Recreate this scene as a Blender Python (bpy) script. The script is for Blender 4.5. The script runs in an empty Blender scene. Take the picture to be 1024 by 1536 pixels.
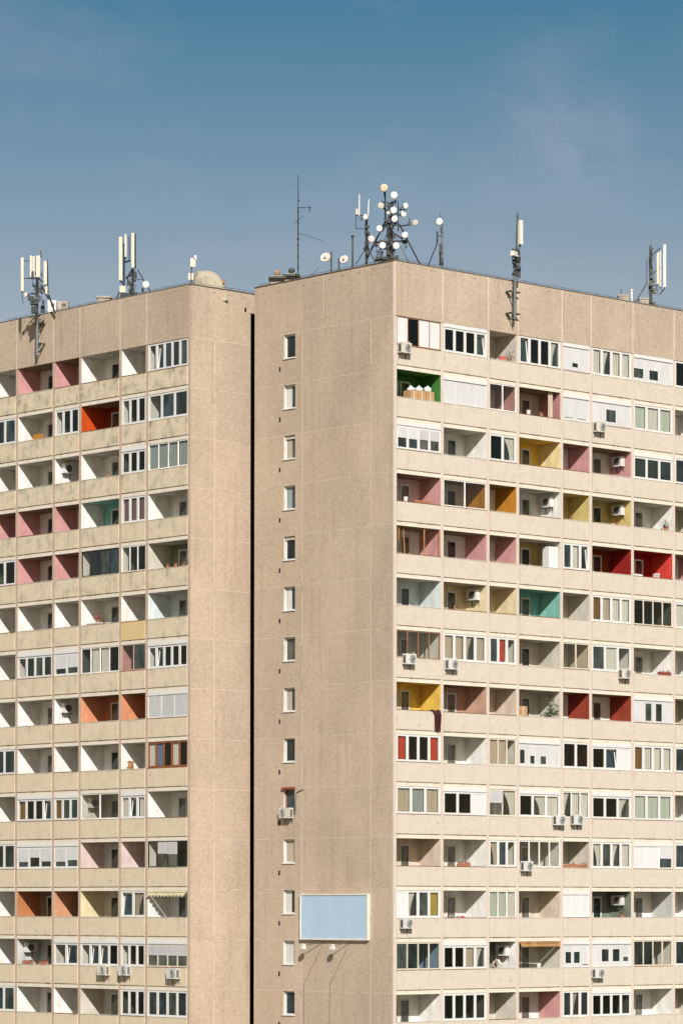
import bpy, bmesh, math, random
from mathutils import Vector, Matrix
random.seed(7)
S = bpy.context.scene
COL = S.collection
rad = math.radians

# ------------------------------------------------------------------ camera (metres; the near corner of the right block is the origin)
CAM = Vector((-127.032, -133.468, -31.692))
FWD = Vector((0.678394, 0.734627, 0.010227)); RGT = Vector((0.734658, -0.678437, 0.001039)); UP = Vector((-0.007701, -0.006809, 0.999947))
cam = bpy.data.cameras.new('camera'); co = bpy.data.objects.new('camera', cam); COL.objects.link(co)
co.matrix_world = Matrix(((RGT.x, UP.x, -FWD.x, CAM.x), (RGT.y, UP.y, -FWD.y, CAM.y), (RGT.z, UP.z, -FWD.z, CAM.z), (0, 0, 0, 1)))
cam.sensor_fit = 'VERTICAL'; cam.sensor_height = 36.0; cam.lens = 5159.85 / 1536 * 36
cam.shift_y = 537.58 / 1536; cam.clip_start = 1; cam.clip_end = 20000
S.camera = co
RH = Vector((0.734658, -0.678437, 0)).normalized(); FH = Vector((0.678437, 0.734658, 0)).normalized()
def at(a, w, z): return RH * a + FH * w + Vector((0, 0, z))      # a metres to the right of the corner, w behind it

# ------------------------------------------------------------------ materials
MATS = {}
def newmat(name):
    m = bpy.data.materials.new(name); m.use_nodes = True
    nt = m.node_tree; nt.nodes.clear()
    out = nt.nodes.new('ShaderNodeOutputMaterial')
    return m, nt, out
class NB:
    def __init__(s, nt): s.nt = nt
    def n(s, t, **k):
        o = s.nt.nodes.new(t)
        for a, v in k.items():
            if a.startswith('i_'):
                key = a[2:]; key = int(key) if key.isdigit() else key
                if hasattr(v, 'is_output') : s.nt.links.new(v, o.inputs[key])
                else: o.inputs[key].default_value = v
            else: setattr(o, a, v)
        return o
    def noise(s, vec, scale, detail=3, rough=.55):
        return s.n('ShaderNodeTexNoise', i_Vector=vec, i_Scale=scale, i_Detail=detail, i_Roughness=rough).outputs['Fac']
    def ramp(s, fac, a, b):
        r = s.n('ShaderNodeMapRange', i_Value=fac); r.inputs['From Min'].default_value = a; r.inputs['From Max'].default_value = b
        return r.outputs['Result']
    def mix(s, fac, a, b, mode='MIX'):
        m = s.n('ShaderNodeMix', data_type='RGBA', blend_type=mode)
        for idx, v in ((0, fac), (6, a), (7, b)):
            if hasattr(v, 'is_output'): s.nt.links.new(v, m.inputs[idx])
            elif idx == 0: m.inputs[0].default_value = v
            else: m.inputs[idx].default_value = tuple(v) + (1,) if len(v) == 3 else v
        return m.outputs[2]
    def mul(s, a, b):
        m = s.n('ShaderNodeMath', operation='MULTIPLY')
        for i, v in enumerate((a, b)):
            if hasattr(v, 'is_output'): s.nt.links.new(v, m.inputs[i])
            else: m.inputs[i].default_value = v
        return m.outputs[0]
    def pos(s, scale=(1, 1, 1)):
        g = s.n('ShaderNodeNewGeometry').outputs['Position']
        return s.n('ShaderNodeMapping', i_Vector=g, i_Scale=scale).outputs[0]
def principled(b, out, col, rough=.85, metal=0, bump=None, bstr=.3, bdist=.01, spec=.3):
    p = b.n('ShaderNodeBsdfPrincipled')
    if hasattr(col, 'is_output'): b.nt.links.new(col, p.inputs['Base Color'])
    else: p.inputs['Base Color'].default_value = tuple(col) + (1,)
    p.inputs['Roughness'].default_value = rough; p.inputs['Metallic'].default_value = metal
    p.inputs['Specular IOR Level'].default_value = spec
    if bump is not None:
        bn = b.n('ShaderNodeBump', i_Height=bump, i_Strength=bstr, i_Distance=bdist)
        b.nt.links.new(bn.outputs[0], p.inputs['Normal'])
    b.nt.links.new(p.outputs[0], out.inputs[0]); return p
def dk(c, f): return tuple(x * f for x in c)
def mat_plain(name, col, rough=.7, var=.12, metal=0, scale=3.0, spec=.3):
    if name in MATS: return MATS[name]
    m, nt, out = newmat(name); b = NB(nt)
    n1 = b.noise(b.pos((1, 1, .5)), scale, 4)
    c = b.mix(b.ramp(n1, .35, .7), dk(col, 1 - var), dk(col, 1 + var * .5))
    principled(b, out, c, rough, metal, spec=spec)
    MATS[name] = m; return m
def mat_aggregate(name, a, d, l):
    # washed-pebble concrete: pale and dark grains, broad weathering, faint runs below the joints
    m, nt, out = newmat(name); b = NB(nt); p = b.pos()
    v = b.n('ShaderNodeTexVoronoi', i_Vector=p, i_Scale=12.0).outputs['Color']
    sep = b.n('ShaderNodeSeparateColor', i_Color=v).outputs[0]
    f = b.noise(p, 9.0, 5, .8)
    c = b.mix(b.ramp(sep, .0, 1.0), d, l)
    c = b.mix(b.ramp(f, .34, .66), b.mix(.55, c, d), b.mix(.5, c, l))
    c = b.mix(.45, c, a)
    big = b.noise(b.pos((.6, .6, .35)), .55, 5, .6)
    c = b.mix(b.ramp(big, .32, .72), b.mix(1, c, (.86, .85, .83), 'MULTIPLY'), b.mix(1, c, (1.06, 1.05, 1.03), 'MULTIPLY'))
    g = b.n('ShaderNodeSeparateXYZ', i_Vector=b.n('ShaderNodeNewGeometry').outputs['Position']).outputs
    def mth(op, x, y=0.0): return b.n('ShaderNodeMath', operation=op, i_0=x, i_1=y).outputs[0]
    pid = mth('ADD', mth('MULTIPLY', mth('FLOOR', mth('DIVIDE', g[2], 2.8)), 3.7), mth('ADD', mth('GREATER_THAN', g[1], 1.79), mth('ADD', mth('MULTIPLY', mth('GREATER_THAN', g[1], 7.33), 1.9), mth('MULTIPLY', mth('GREATER_THAN', g[0], -1.61), .77))))
    wn = b.n('ShaderNodeTexWhiteNoise', noise_dimensions='1D', i_W=pid).outputs[0]
    c = b.mix(wn, b.mix(1, c, (.95, .955, .96), 'MULTIPLY'), b.mix(1, c, (1.04, 1.03, 1.02), 'MULTIPLY'))
    run = b.noise(b.pos((2.2, 2.2, .12)), 1.3, 4, .6)
    c = b.mix(b.ramp(run, .54, .76), c, b.mix(1, c, (.84, .82, .78), 'MULTIPLY'))
    principled(b, out, c, .95, bump=f, bstr=.5, bdist=.02, spec=.1)
    MATS[name] = m; return m
def mat_render(name, col, dirt, amount, top):
    # painted parapet render; soot runs and blotches, heavier on the top storeys when top > 0
    m, nt, out = newmat(name); b = NB(nt)
    g = b.n('ShaderNodeNewGeometry').outputs['Position']
    fine = b.noise(b.pos(), 6.5, 5, .75)
    c = b.mix(b.ramp(fine, .34, .66), dk(col, .91), dk(col, 1.04))
    blot = b.noise(b.pos((.8, .8, .8)), 1.5, 6, .68)
    runs = b.noise(b.pos((3.5, 3.5, .35)), 1.0, 4, .6)
    k = b.mul(b.ramp(blot, .46, .72), b.ramp(runs, .3, .65))
    z = b.n('ShaderNodeSeparateXYZ', i_Vector=g).outputs[2]
    hi = b.ramp(z, -26, 0)
    amt = b.n('ShaderNodeMath', operation='MULTIPLY_ADD', i_0=hi, i_1=top, i_2=amount).outputs[0]
    c = b.mix(b.mul(k, amt), c, dirt)
    sp = b.noise(b.pos(), 2.3, 2); c = b.mix(b.mul(b.ramp(sp, .68, .74), .35), c, dk(dirt, .8))
    principled(b, out, c, .9, bump=fine, bstr=.25, bdist=.01, spec=.15)
    MATS[name] = m; return m
def mat_glass(name='clear_glass', tint=(.91, .91, .885, 1)):
    m, nt, out = newmat(name); b = NB(nt)
    t = b.n('ShaderNodeBsdfTransparent', i_Color=tint); g = b.n('ShaderNodeBsdfGlossy', i_Color=(1, 1, 1, 1), i_Roughness=.03)
    lw = b.n('ShaderNodeLayerWeight', i_Blend=.5).outputs['Facing']
    pw = b.n('ShaderNodeMath', operation='POWER', i_0=lw, i_1=4.0).outputs[0]
    fr = b.n('ShaderNodeMath', operation='MULTIPLY_ADD', i_0=pw, i_1=.6, i_2=.03)
    mx = b.n('ShaderNodeMixShader', i_0=fr.outputs[0], i_1=t.outputs[0], i_2=g.outputs[0])
    nt.links.new(mx.outputs[0], out.inputs[0]); MATS[name] = m
def mat_dark_glass(name, col):
    m, nt, out = newmat(name); b = NB(nt)
    n1 = b.noise(b.pos((1.2, 1.2, .6)), 1.6, 3)
    c = b.mix(b.ramp(n1, .35, .65), dk(col, .5), dk(col, 1.5))
    principled(b, out, c, .06, spec=.5); MATS[name] = m
def mat_cloth(name, col):
    m, nt, out = newmat(name); b = NB(nt)
    w = b.noise(b.pos((9, 9, .4)), 1.5, 3)
    c = b.mix(b.ramp(w, .3, .7), dk(col, .82), dk(col, 1.05))
    d = b.n('ShaderNodeBsdfDiffuse', i_Color=c); t = b.n('ShaderNodeBsdfTranslucent', i_Color=c)
    mx = b.n('ShaderNodeMixShader', i_0=.18, i_1=d.outputs[0], i_2=t.outputs[0])
    nt.links.new(mx.outputs[0], out.inputs[0]); MATS[name] = m
def mat_slats(name, col):
    m, nt, out = newmat(name); b = NB(nt)
    w = b.n('ShaderNodeTexWave', i_Vector=b.pos(), i_Scale=6.0, wave_type='BANDS', bands_direction='Z').outputs['Fac']
    n1 = b.noise(b.pos((1, 1, .3)), 2.5, 4)
    c = b.mix(b.ramp(n1, .3, .7), dk(col, .88), dk(col, 1.04))
    c = b.mix(b.mul(w, .18), c, dk(col, .6))
    principled(b, out, c, .55, bump=w, bstr=.4, bdist=.01); MATS[name] = m
def mat_joint():
    m, nt, out = newmat('joint_sealant'); b = NB(nt)
    n1 = b.noise(b.pos((1, 1, 1)), .9, 5, .7); n2 = b.noise(b.pos(), 7, 3)
    c = b.mix(b.ramp(n2, .3, .7), (.54, .44, .34), (.61, .51, .40))
    c = b.mix(b.ramp(n1, .53, .66), c, (.34, .27, .20))
    principled(b, out, c, .9, spec=.1); MATS['joint_sealant'] = m

mat_aggregate('pebble_concrete', (.52, .415, .318), (.34, .265, .20), (.67, .55, .435))
mat_render('cream_render', (.62, .545, .45), (.34, .27, .19), .24, .12)
mat_render('stained_render', (.66, .555, .405), (.20, .17, .125), .28, 1.0)
mat_render('yellow_render', (.65, .49, .25), (.36, .26, .13), .15, .1)
mat_render('column_render', (.62, .53, .45), (.36, .25, .20), .25, .1)
mat_render('stained_column', (.50, .39, .30), (.26, .18, .14), .4, .2)
mat_render('slab_render', (.74, .67, .56), (.36, .27, .19), .35, .15)
mat_glass(); mat_glass('tinted_glass', (.52, .54, .52, 1)); mat_joint()
for i, c in enumerate([(.022, .028, .027), (.045, .055, .05), (.085, .085, .07), (.035, .05, .056), (.12, .115, .095)]): mat_dark_glass('dark_glass_%d' % i, c)  # opaque pane colours varied to imitate differing reflections
CLOTH = dict(c=(.78, .76, .71), b=(.58, .49, .39), r=(.60, .075, .045), k=(.24, .13, .04), y=(.52, .40, .10), m=(.60, .66, .60), g=(.36, .42, .42), p=(.25, .14, .15), n=(.17, .25, .40))
for k, c in CLOTH.items(): mat_cloth('curtain_' + k, c)
mat_slats('shutter_white', (.65, .645, .64)); mat_slats('shutter_grey', (.55, .545, .54)); mat_slats('shutter_beige', (.45, .42, .35))
PAINT = dict(white=(.82, .80, .76), ivory=(.60, .56, .48), grey=(.56, .56, .53), blue=(.66, .72, .72), pink=(.60, .31, .30), dpink=(.50, .23, .225), red=(.70, .065, .05), dred=(.30, .02, .018),
    brick=(.32, .055, .032), orange=(.56, .075, .012), rust=(.50, .20, .085), tangerine=(.62, .32, .18), teal=(.24, .50, .44), green=(.065, .21, .045), yellow=(.78, .52, .10), pale=(.80, .68, .36),
    olive=(.62, .50, .20), ochre=(.50, .22, .03), cream=(.74, .63, .40), salmon=(.66, .28, .15), tan=(.56, .34, .25), sand=(.66, .54, .44), cpink=(.70, .55, .52), navy=(.06, .12, .22), sky=(.22, .34, .48), dull=(.22, .24, .19), shade_umber=(.26, .20, .13), shade_ember=(.26, .05, .012), shade_clay=(.48, .20, .10))  # last three: darker tones that paint loggia shade into back walls and ceilings
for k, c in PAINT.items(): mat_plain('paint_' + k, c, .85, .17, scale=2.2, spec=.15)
mat_plain('pvc', (.69, .685, .665), .4, .03); mat_plain('frame_cream', (.66, .60, .48), .6, .08); mat_plain('cowl_clay', (.42, .27, .19), .9, .25); mat_plain('frame_brown', (.30, .15, .09), .6, .2); mat_plain('frame_dark', (.035, .03, .025), .5, .2)
mat_plain('frame_wood', (.28, .09, .035), .6, .2); mat_plain('frame_pink', (.50, .34, .30), .6, .1)
mat_plain('joint_pale', (.68, .585, .49), .9, .12); mat_plain('coping_stone', (.60, .55, .46), .9, .25); mat_plain('coping_rust', (.26, .11, .06), .9, .4); mat_render('rust_gap', (.46, .36, .27), (.10, .055, .03), 1.6, .2)
mat_plain('loggia_floor', (.20, .175, .15), .9, .2); mat_plain('dark_hole', (.03, .02, .015), .9, .2)
mat_plain('steel_dark', (.045, .05, .05), .55, .3, .3); mat_plain('steel_grey', (.20, .215, .225), .5, .2, .6); mat_plain('steel_green', (.09, .10, .075), .6, .3, .2)
mat_plain('antenna_white', (.72, .68, .62), .5, .06); mat_plain('antenna_cream', (.64, .56, .44), .5, .06); mat_plain('radome_white', (.78, .74, .70), .5, .05); mat_plain('radome_beige', (.66, .54, .38), .5, .06)
mat_plain('radome_grey', (.52, .50, .44), .5, .06); mat_plain('radome_pink', (.68, .56, .50), .5, .06)
mat_plain('ac_white', (.64, .63, .60), .45, .05); mat_plain('ac_cream', (.62, .58, .49), .5, .08); mat_plain('ac_grey', (.60, .60, .58), .5, .1); mat_plain('ac_grille', (.10, .10, .09), .6, .1); mat_plain('cardboard', (.50, .29, .14), .9, .15); mat_plain('bag_white', (.72, .72, .72), .6, .1)
mat_plain('terracotta', (.40, .16, .08), .9, .2); mat_plain('leaf', (.05, .085, .03), .7, .4, scale=9); mat_plain('flower_red', (.55, .06, .03), .8, .3, scale=20); mat_plain('wood', (.40, .20, .07), .7, .25)
mat_plain('roof_felt', (.16, .15, .14), .95, .3); mat_plain('coping_metal', (.22, .20, .175), .6, .3, .3); mat_render('dome_concrete', (.42, .375, .28), (.19, .165, .12), 1.5, .2); mat_plain('vent_concrete', (.44, .38, .31), .9, .25)
mat_plain('board_blue', (.43, .56, .70), .6, .06, scale=.8); mat_plain('board_frame', (.72, .68, .60), .6, .08); mat_plain('cloth_dark', (.05, .014, .011), .95, .3); mat_plain('skin', (.58, .36, .27), .6, .05); mat_plain('hair_brown', (.07, .035, .02), .6, .2); mat_plain('awning_yellow', (.66, .57, .36), .8, .15)
mat_plain('awning_wood', (.42, .23, .09), .8, .3); mat_plain('hood_red', (.26, .055, .035), .7, .2); mat_plain('laundry_red', (.6, .12, .10), .8, .2); mat_plain('cable', (.05, .045, .04), .7, .1)
def M(n): return MATS[n]

# ------------------------------------------------------------------ mesh helpers
def link(o): COL.objects.link(o); return o
class MB:
    def __init__(s, f=None): s.v = []; s.f = []; s.m = []; s.fn = f or (lambda a, b, c: Vector((a, b, c)))
    def pt(s, p, raw=False): s.v.append(tuple(p) if raw else tuple(s.fn(*p))); return len(s.v) - 1
    def quad(s, ps, mi=0, raw=False): s.f.append([s.pt(p, raw) for p in ps]); s.m.append(mi)
    def box(s, a0, a1, b0, b1, c0, c1, mi=0, skip=''):
        i = [s.pt(p) for p in ((a0, b0, c0), (a1, b0, c0), (a1, b1, c0), (a0, b1, c0), (a0, b0, c1), (a1, b0, c1), (a1, b1, c1), (a0, b1, c1))]
        for f in ((0, 3, 2, 1), (4, 5, 6, 7), (0, 1, 5, 4), (1, 2, 6, 5), (2, 3, 7, 6), (3, 0, 4, 7)):
            s.f.append([i[k] for k in f]); s.m.append(mi)
    def tube(s, p, q, r, n=6, mi=0, r2=None):
        p, q = Vector(p), Vector(q); ax = (q - p); L = ax.length
        if L < 1e-6: return
        ax /= L; t = ax.orthogonal().normalized(); u = ax.cross(t); r2 = r if r2 is None else r2
        a = []; b = []
        for k in range(n):
            c = t * math.cos(2 * math.pi * k / n) + u * math.sin(2 * math.pi * k / n)
            a.append(s.pt(p + c * r, True)); b.append(s.pt(q + c * r2, True))
        for k in range(n):
            s.f.append([a[k], a[(k + 1) % n], b[(k + 1) % n], b[k]]); s.m.append(mi)
        s.f.append(a[::-1]); s.m.append(mi); s.f.append(b); s.m.append(mi)
    def lathe(s, c, ax, prof, n=16, mi=0):       # prof: (distance along axis, radius)
        c, ax = Vector(c), Vector(ax).normalized(); t = ax.orthogonal().normalized(); u = ax.cross(t)
        rings = []
        for d, r in prof:
            rings.append([s.pt(c + ax * d + (t * math.cos(2 * math.pi * k / n) + u * math.sin(2 * math.pi * k / n)) * max(r, 1e-4), True) for k in range(n)])
        for A, B in zip(rings, rings[1:]):
            for k in range(n): s.f.append([A[k], A[(k + 1) % n], B[(k + 1) % n], B[k]]); s.m.append(mi)
        s.f.append(rings[0][::-1]); s.m.append(mi); s.f.append(rings[-1]); s.m.append(mi)
    def obox(s, c, ex, ey, hx, hy, hz, mi=0):    # box centred on c with horizontal axes ex, ey
        f = s.fn; c = Vector(c); s.fn = lambda a, b, z: c + Vector(ex) * a + Vector(ey) * b + Vector((0, 0, z))
        s.box(-hx, hx, -hy, hy, -hz, hz, mi); s.fn = f
    def build(s, name, mats, parent=None, smooth=False, weld=False, bevel=0):
        me = bpy.data.meshes.new(name)
        off = Vector((0, 0, 0)); p = parent
        while p: off += p.location; p = p.parent
        me.from_pydata([(v[0] - off.x, v[1] - off.y, v[2] - off.z) for v in s.v], [], s.f)
        for mt in (mats if isinstance(mats, (list, tuple)) else [mats]): me.materials.append(M(mt))
        me.polygons.foreach_set('material_index', s.m)
        bm = bmesh.new(); bm.from_mesh(me)
        if weld: bmesh.ops.remove_doubles(bm, verts=bm.verts, dist=1e-4)
        bmesh.ops.recalc_face_normals(bm, faces=bm.faces); bm.to_mesh(me); bm.free()
        if smooth: me.polygons.foreach_set('use_smooth', [True] * len(me.polygons))
        o = bpy.data.objects.new(name, me); link(o)
        if parent: o.parent = parent
        return o
def thing(name, label, cat, loc=(0, 0, 0), group=None):
    o = bpy.data.objects.new(name, None); o.empty_display_size = .3; link(o); o.location = loc
    o['label'] = label; o['category'] = cat
    if group: o['group'] = group
    return o
TOWER_DISH = [(-0.49, 7.62, 0.23, 'beige'), (0.05, 7.19, 0.21, 'white'), (-0.67, 6.59, 0.19, 'grey'), (0.03, 6.39, 0.2, 'white'), (0.09, 5.89, 0.19, 'white'), (0.69, 6.59, 0.17, 'white'), (0.58, 6.19, 0.18, 'white'), (1.21, 5.68, 0.18, 'grey'), (-0.75, 5.34, 0.18, 'white'), (-1.18, 4.81, 0.2, 'pink'), (0.65, 5.01, 0.19, 'white'), (-0.57, 4.41, 0.19, 'white'), (0.18, 4.44, 0.2, 'white'), (-0.26, 6.23, 0.09, 'white')]
TOWER_BAR = [((-0.13, 3.34), (-0.13, 6.19), 0.09), ((-0.42, 5.72), (-0.42, 7.51), 0.04), ((0.29, 5.35), (0.29, 7.0), 0.035), ((-1.02, 4.74), (0.73, 4.82), 0.045), ((-0.4, 5.9), (-1.17, 4.36), 0.05), ((0.35, 5.75), (1.48, 3.56), 0.045), ((0.33, 5.62), (0.99, 5.72), 0.04), ((0.9, 5.72), (0.9, 6.08), 0.025), ((-1.17, 4.36), (-1.5, 3.55), 0.04), ((-0.69, 5.53), (-0.18, 5.9), 0.05), ((-0.51, 6.59), (0.04, 6.34), 0.03), ((-0.48, 7.51), (-0.4, 7.0), 0.04), ((-0.0, 7.0), (-0.07, 6.08), 0.05), ((0.26, 6.52), (0.77, 6.56), 0.03), ((0.11, 6.34), (0.55, 6.19), 0.035), ((-0.11, 5.35), (0.55, 4.91), 0.045), ((-0.11, 4.36), (-0.58, 4.4), 0.05), ((-0.07, 4.21), (0.18, 4.4), 0.05), ((-0.11, 4.73), (-0.69, 4.36), 0.05), ((-0.29, 5.9), (-0.62, 5.35), 0.08)]
TOWER_BOX = [(-0.04, 6.81, 0.15, 0.18), (-0.55, 6.89, 0.18, 0.18), (-0.11, 5.53, 0.18, 0.51), (-0.91, 4.58, 0.18, 0.18), (0.66, 4.76, 0.29, 0.15), (-0.18, 3.96, 0.36, 0.26), (-0.62, 3.81, 0.66, 0.15), (0.44, 6.6, 0.11, 0.11), (0.9, 5.74, 0.15, 0.15)]
WHIP_POLE = [(-1.41, 6.23), (-1.46, 3.48)]
WHIP_ROD = [((-1.84, 7.36), (-1.85, 6.19)), ((-1.32, 7.11), (-1.35, 6.23))]
WHIP_BAR = [((-1.99, 6.21), (-1.39, 6.21), 0.03), ((-2.05, 5.49), (-1.46, 5.49), 0.02), ((-2.03, 6.52), (-2.03, 5.49), 0.02), ((-1.46, 4.43), (-2.04, 3.52), 0.025), ((-1.35, 4.36), (-0.95, 3.63), 0.03), ((-1.61, 4.36), (-1.28, 4.36), 0.07)]
WHIP_DISH = (-1.5, 6.04)
SHORT_POLE = [(-2.19, 5.21), (-2.21, 3.59)]
DISH_A = (-3.7, 4.13)
DISH_A_POST = [(-3.38, 4.42), (-3.38, 3.17)]
DISH_B = (-2.68, 4.02)
DISH_B_POST = [(-3.0, 4.05), (-3.0, 3.28)]
AERIAL = [((-5.24, 9.13), (-5.23, 3.05), 0.035), ((-5.24, 7.3), (-4.53, 7.3), 0.018), ((-4.6, 7.41), (-4.6, 7.04), 0.03), ((-5.46, 6.44), (-4.98, 6.82), 0.016), ((-5.16, 5.85), (-3.86, 5.44), 0.012), ((-5.24, 7.71), (-5.16, 7.71), 0.05), ((-5.31, 5.55), (-5.16, 5.55), 0.04), ((-4.67, 3.31), (-4.08, 3.98), 0.012)]
COWL = [(-6.45, 3.21), (-5.66, 3.32), (-6.45, 4.07), (-5.66, 4.18)]
POST_MAST = [((2.69, 6.12), (2.73, 2.97), 0.06), ((2.47, 4.77), (1.9, 3.37), 0.035), ((2.61, 6.41), (2.63, 6.05), 0.015), ((2.43, 5.35), (2.43, 4.73), 0.05), ((2.41, 5.1), (2.71, 5.1), 0.03), ((2.6, 4.58), (2.6, 3.48), 0.06)]
POST_DISH = (2.55, 5.83)
EDGE_BAR = [((15.23, 6.87), (15.23, 2.86), 0.08), ((15.3, 6.34), (15.77, 6.73), 0.05), ((15.32, 5.25), (15.73, 5.55), 0.05), ((15.01, 4.69), (14.21, 3.36), 0.045), ((14.99, 6.05), (14.99, 4.61), 0.03), ((15.23, 7.34), (15.23, 6.87), 0.012), ((15.26, 4.49), (15.54, 4.57), 0.04), ((15.54, 4.57), (15.61, 4.18), 0.04), ((15.3, 4.14), (15.77, 4.03), 0.03), ((15.77, 4.03), (15.96, 4.3), 0.05)]
EDGE_PANEL = [((16.0, 6.87), (16.0, 4.38), 0.16), ((15.63, 6.44), (15.63, 4.61), 0.13), ((15.8, 6.6), (15.8, 4.49), 0.12)]
EDGE_BOX = [(15.23, 6.6, 0.15, 0.35), (15.23, 5.31, 0.15, 0.31), (15.19, 4.42, 0.19, 0.35), (15.21, 3.75, 0.15, 0.46)]
VENT_R = [(13.53, 3.58, 0.65, 0.5), (14.71, 3.38, 0.58, 0.46)]
PIPE_R = (14.0, 3.85)
LEFT_PANEL = [((-21.72, 6.62), (-21.71, 4.64), 0.16), ((-21.2, 6.74), (-21.2, 5.47), 0.13), ((-21.05, 6.7), (-21.04, 5.47), 0.12), ((-20.78, 6.74), (-20.78, 5.47), 0.24), ((-20.36, 6.42), (-20.35, 5.04), 0.18), ((-20.29, 4.92), (-20.29, 4.48), 0.13)]
LEFT_BAR = [((-21.75, 4.52), (-21.67, 3.93), 0.02), ((-21.68, 5.43), (-20.81, 5.43), 0.03), ((-21.68, 6.46), (-21.2, 6.46), 0.02), ((-20.81, 5.39), (-20.33, 5.16), 0.03), ((-20.26, 6.5), (-20.21, 4.52), 0.04), ((-20.65, 7.05), (-20.61, 6.66), 0.03), ((-20.57, 4.92), (-20.17, 4.21), 0.06), ((-20.17, 4.45), (-19.78, 3.34), 0.06), ((-21.05, 6.7), (-21.05, 6.5), 0.05), ((-21.12, 5.12), (-20.81, 4.84), 0.04), ((-21.28, 4.52), (-20.81, 4.52), 0.04)]
LEFT_DISH = (-21.52, 4.4)
LEFT_BOX = [(-21.04, 4.01, 0.43, 0.27), (-21.02, 3.57, 0.35, 0.39), (-20.53, 3.61, 0.24, 0.39), (-20.57, 4.92, 0.16, 0.2), (-21.32, 4.25, 0.16, 0.24)]
LEFT_CAB = [(-19.98, 3.91, 0.51, 0.67), (-19.33, 3.91, 0.63, 0.55)]
MID_PANEL = [((-15.51, 6.78), (-15.51, 4.28), 0.19), ((-14.8, 7.01), (-14.8, 5.01), 0.17), ((-15.18, 6.93), (-15.26, 5.63), 0.12)]
MID_BAR = [((-15.33, 6.47), (-15.33, 3.86), 0.06), ((-14.69, 7.01), (-14.68, 5.01), 0.05), ((-14.83, 5.16), (-14.83, 3.16), 0.07), ((-14.56, 4.97), (-13.71, 3.51), 0.035), ((-15.58, 3.7), (-15.84, 3.05), 0.04), ((-15.33, 5.36), (-14.95, 5.47), 0.05), ((-15.03, 6.86), (-15.02, 5.4), 0.03), ((-14.87, 4.93), (-15.18, 4.4), 0.06), ((-15.25, 4.47), (-14.87, 4.63), 0.04), ((-14.79, 4.4), (-14.64, 4.24), 0.04), ((-15.14, 4.36), (-14.94, 4.01), 0.03), ((-14.6, 4.4), (-14.18, 4.36), 0.02), ((-15.48, 4.28), (-15.33, 4.01), 0.05)]
MID_BOX = [(-15.39, 3.78, 0.35, 0.38), (-14.87, 3.93, 0.15, 0.5), (-14.94, 3.7, 0.19, 0.23), (-15.29, 3.43, 0.46, 0.23), (-14.6, 3.55, 0.12, 0.15), (-14.25, 3.74, 0.12, 0.23)]
MID_DISH = (-14.05, 4.01)
MID_BLOCK = (-16.5, 3.05, 0.85, 0.5)
DOME = [(-11.22, 3.05), (-10.47, 4.28), (-9.23, 2.98)]
DOME_MAST = [(-11.21, 2.39), (-11.21, 4.55)]
DOME_PANEL = [(-11.12, 4.33, 0.3, 0.49), (-10.99, 4.59, 0.13, 0.26), (-11.32, 3.54, 0.13, 0.38), (-11.14, 3.54, 0.11, 0.38)]
# ------------------------------------------------------------------ the apartment house: two blocks of prefabricated panels
H = 2.8; ZTOP = 2.935; GROUND = -44.0; DEP = 1.65; NROW = 14
XL = -3.367; YS = 12.858; W = 11.3
def fR(u, d, z): return Vector((u, d, z))                 # right facade: u to the right, d into the building
def fL(u, d, z): return Vector((XL + d, u, z))            # left facade: u away from its near corner
def fG(u, d, z): return Vector((d, u, z))                 # blank gable of the right block
def fS(u, d, z): return Vector((u, YS + d, z))            # blank side wall of the left block
UR = [0.10, 3.62, 7.15, 9.48, 13.0, 15.38, 18.87, 22.40, 24.80]
UL = [12.97, 16.66, 19.04, 22.72, 25.20, 28.72, 31.10]

right = thing('apartment_block', 'beige panel apartment block on the right with a blank gable, small square windows and loggias', 'apartment building', (12.4, 5.6, GROUND))
left = thing('apartment_block', 'beige panel apartment block on the left behind the narrow dark gap, with stained loggia parapets', 'apartment building', (1.5, 22, GROUND))

def sheet(mb, us, zs, holes, d=0.0, rec=.22, mi=0, mi_rev=0, mi_hole=None):
    # a wall face with rectangular recesses: holes are (u0, u1, z0, z1[, depth])
    us = sorted(set(us + [h[0] for h in holes] + [h[1] for h in holes])); zs = sorted(set(zs + [h[2] for h in holes] + [h[3] for h in holes]))
    for a, b in zip(us, us[1:]):
        for c, e in zip(zs, zs[1:]):
            if any(h[0] - 1e-6 <= a and b <= h[1] + 1e-6 and h[2] - 1e-6 <= c and e <= h[3] + 1e-6 for h in holes): continue
            mb.quad([(a, d, c), (b, d, c), (b, d, e), (a, d, e)], mi)
    for h in holes:
        r = h[4] if len(h) > 4 else rec; a, b, c, e = h[:4]; mr = h[5] if len(h) > 5 else mi_rev
        for q in ([(a, d, c), (a, d + r, c), (a, d + r, e), (a, d, e)], [(b, d, c), (b, d + r, c), (b, d + r, e), (b, d, e)],
                  [(a, d, c), (b, d, c), (b, d + r, c), (a, d + r, c)], [(a, d, e), (b, d, e), (b, d + r, e), (a, d + r, e)]): mb.quad(q, mr)
        if mi_hole is not None: mb.quad([(a, d + r, c), (b, d + r, c), (b, d + r, e), (a, d + r, e)], mi_hole)

def strips(mb, mi, vert=(), horiz=(), d=-.004, w=.034):
    for u, z0, z1 in vert: mb.box(u - w, u + w, d, d + .02, z0, z1, mi)
    for z, u0, u1 in horiz:
        mb.box(u0, u1, d, d + .02, z - w * .62, z + w * .62, mi)

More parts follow.
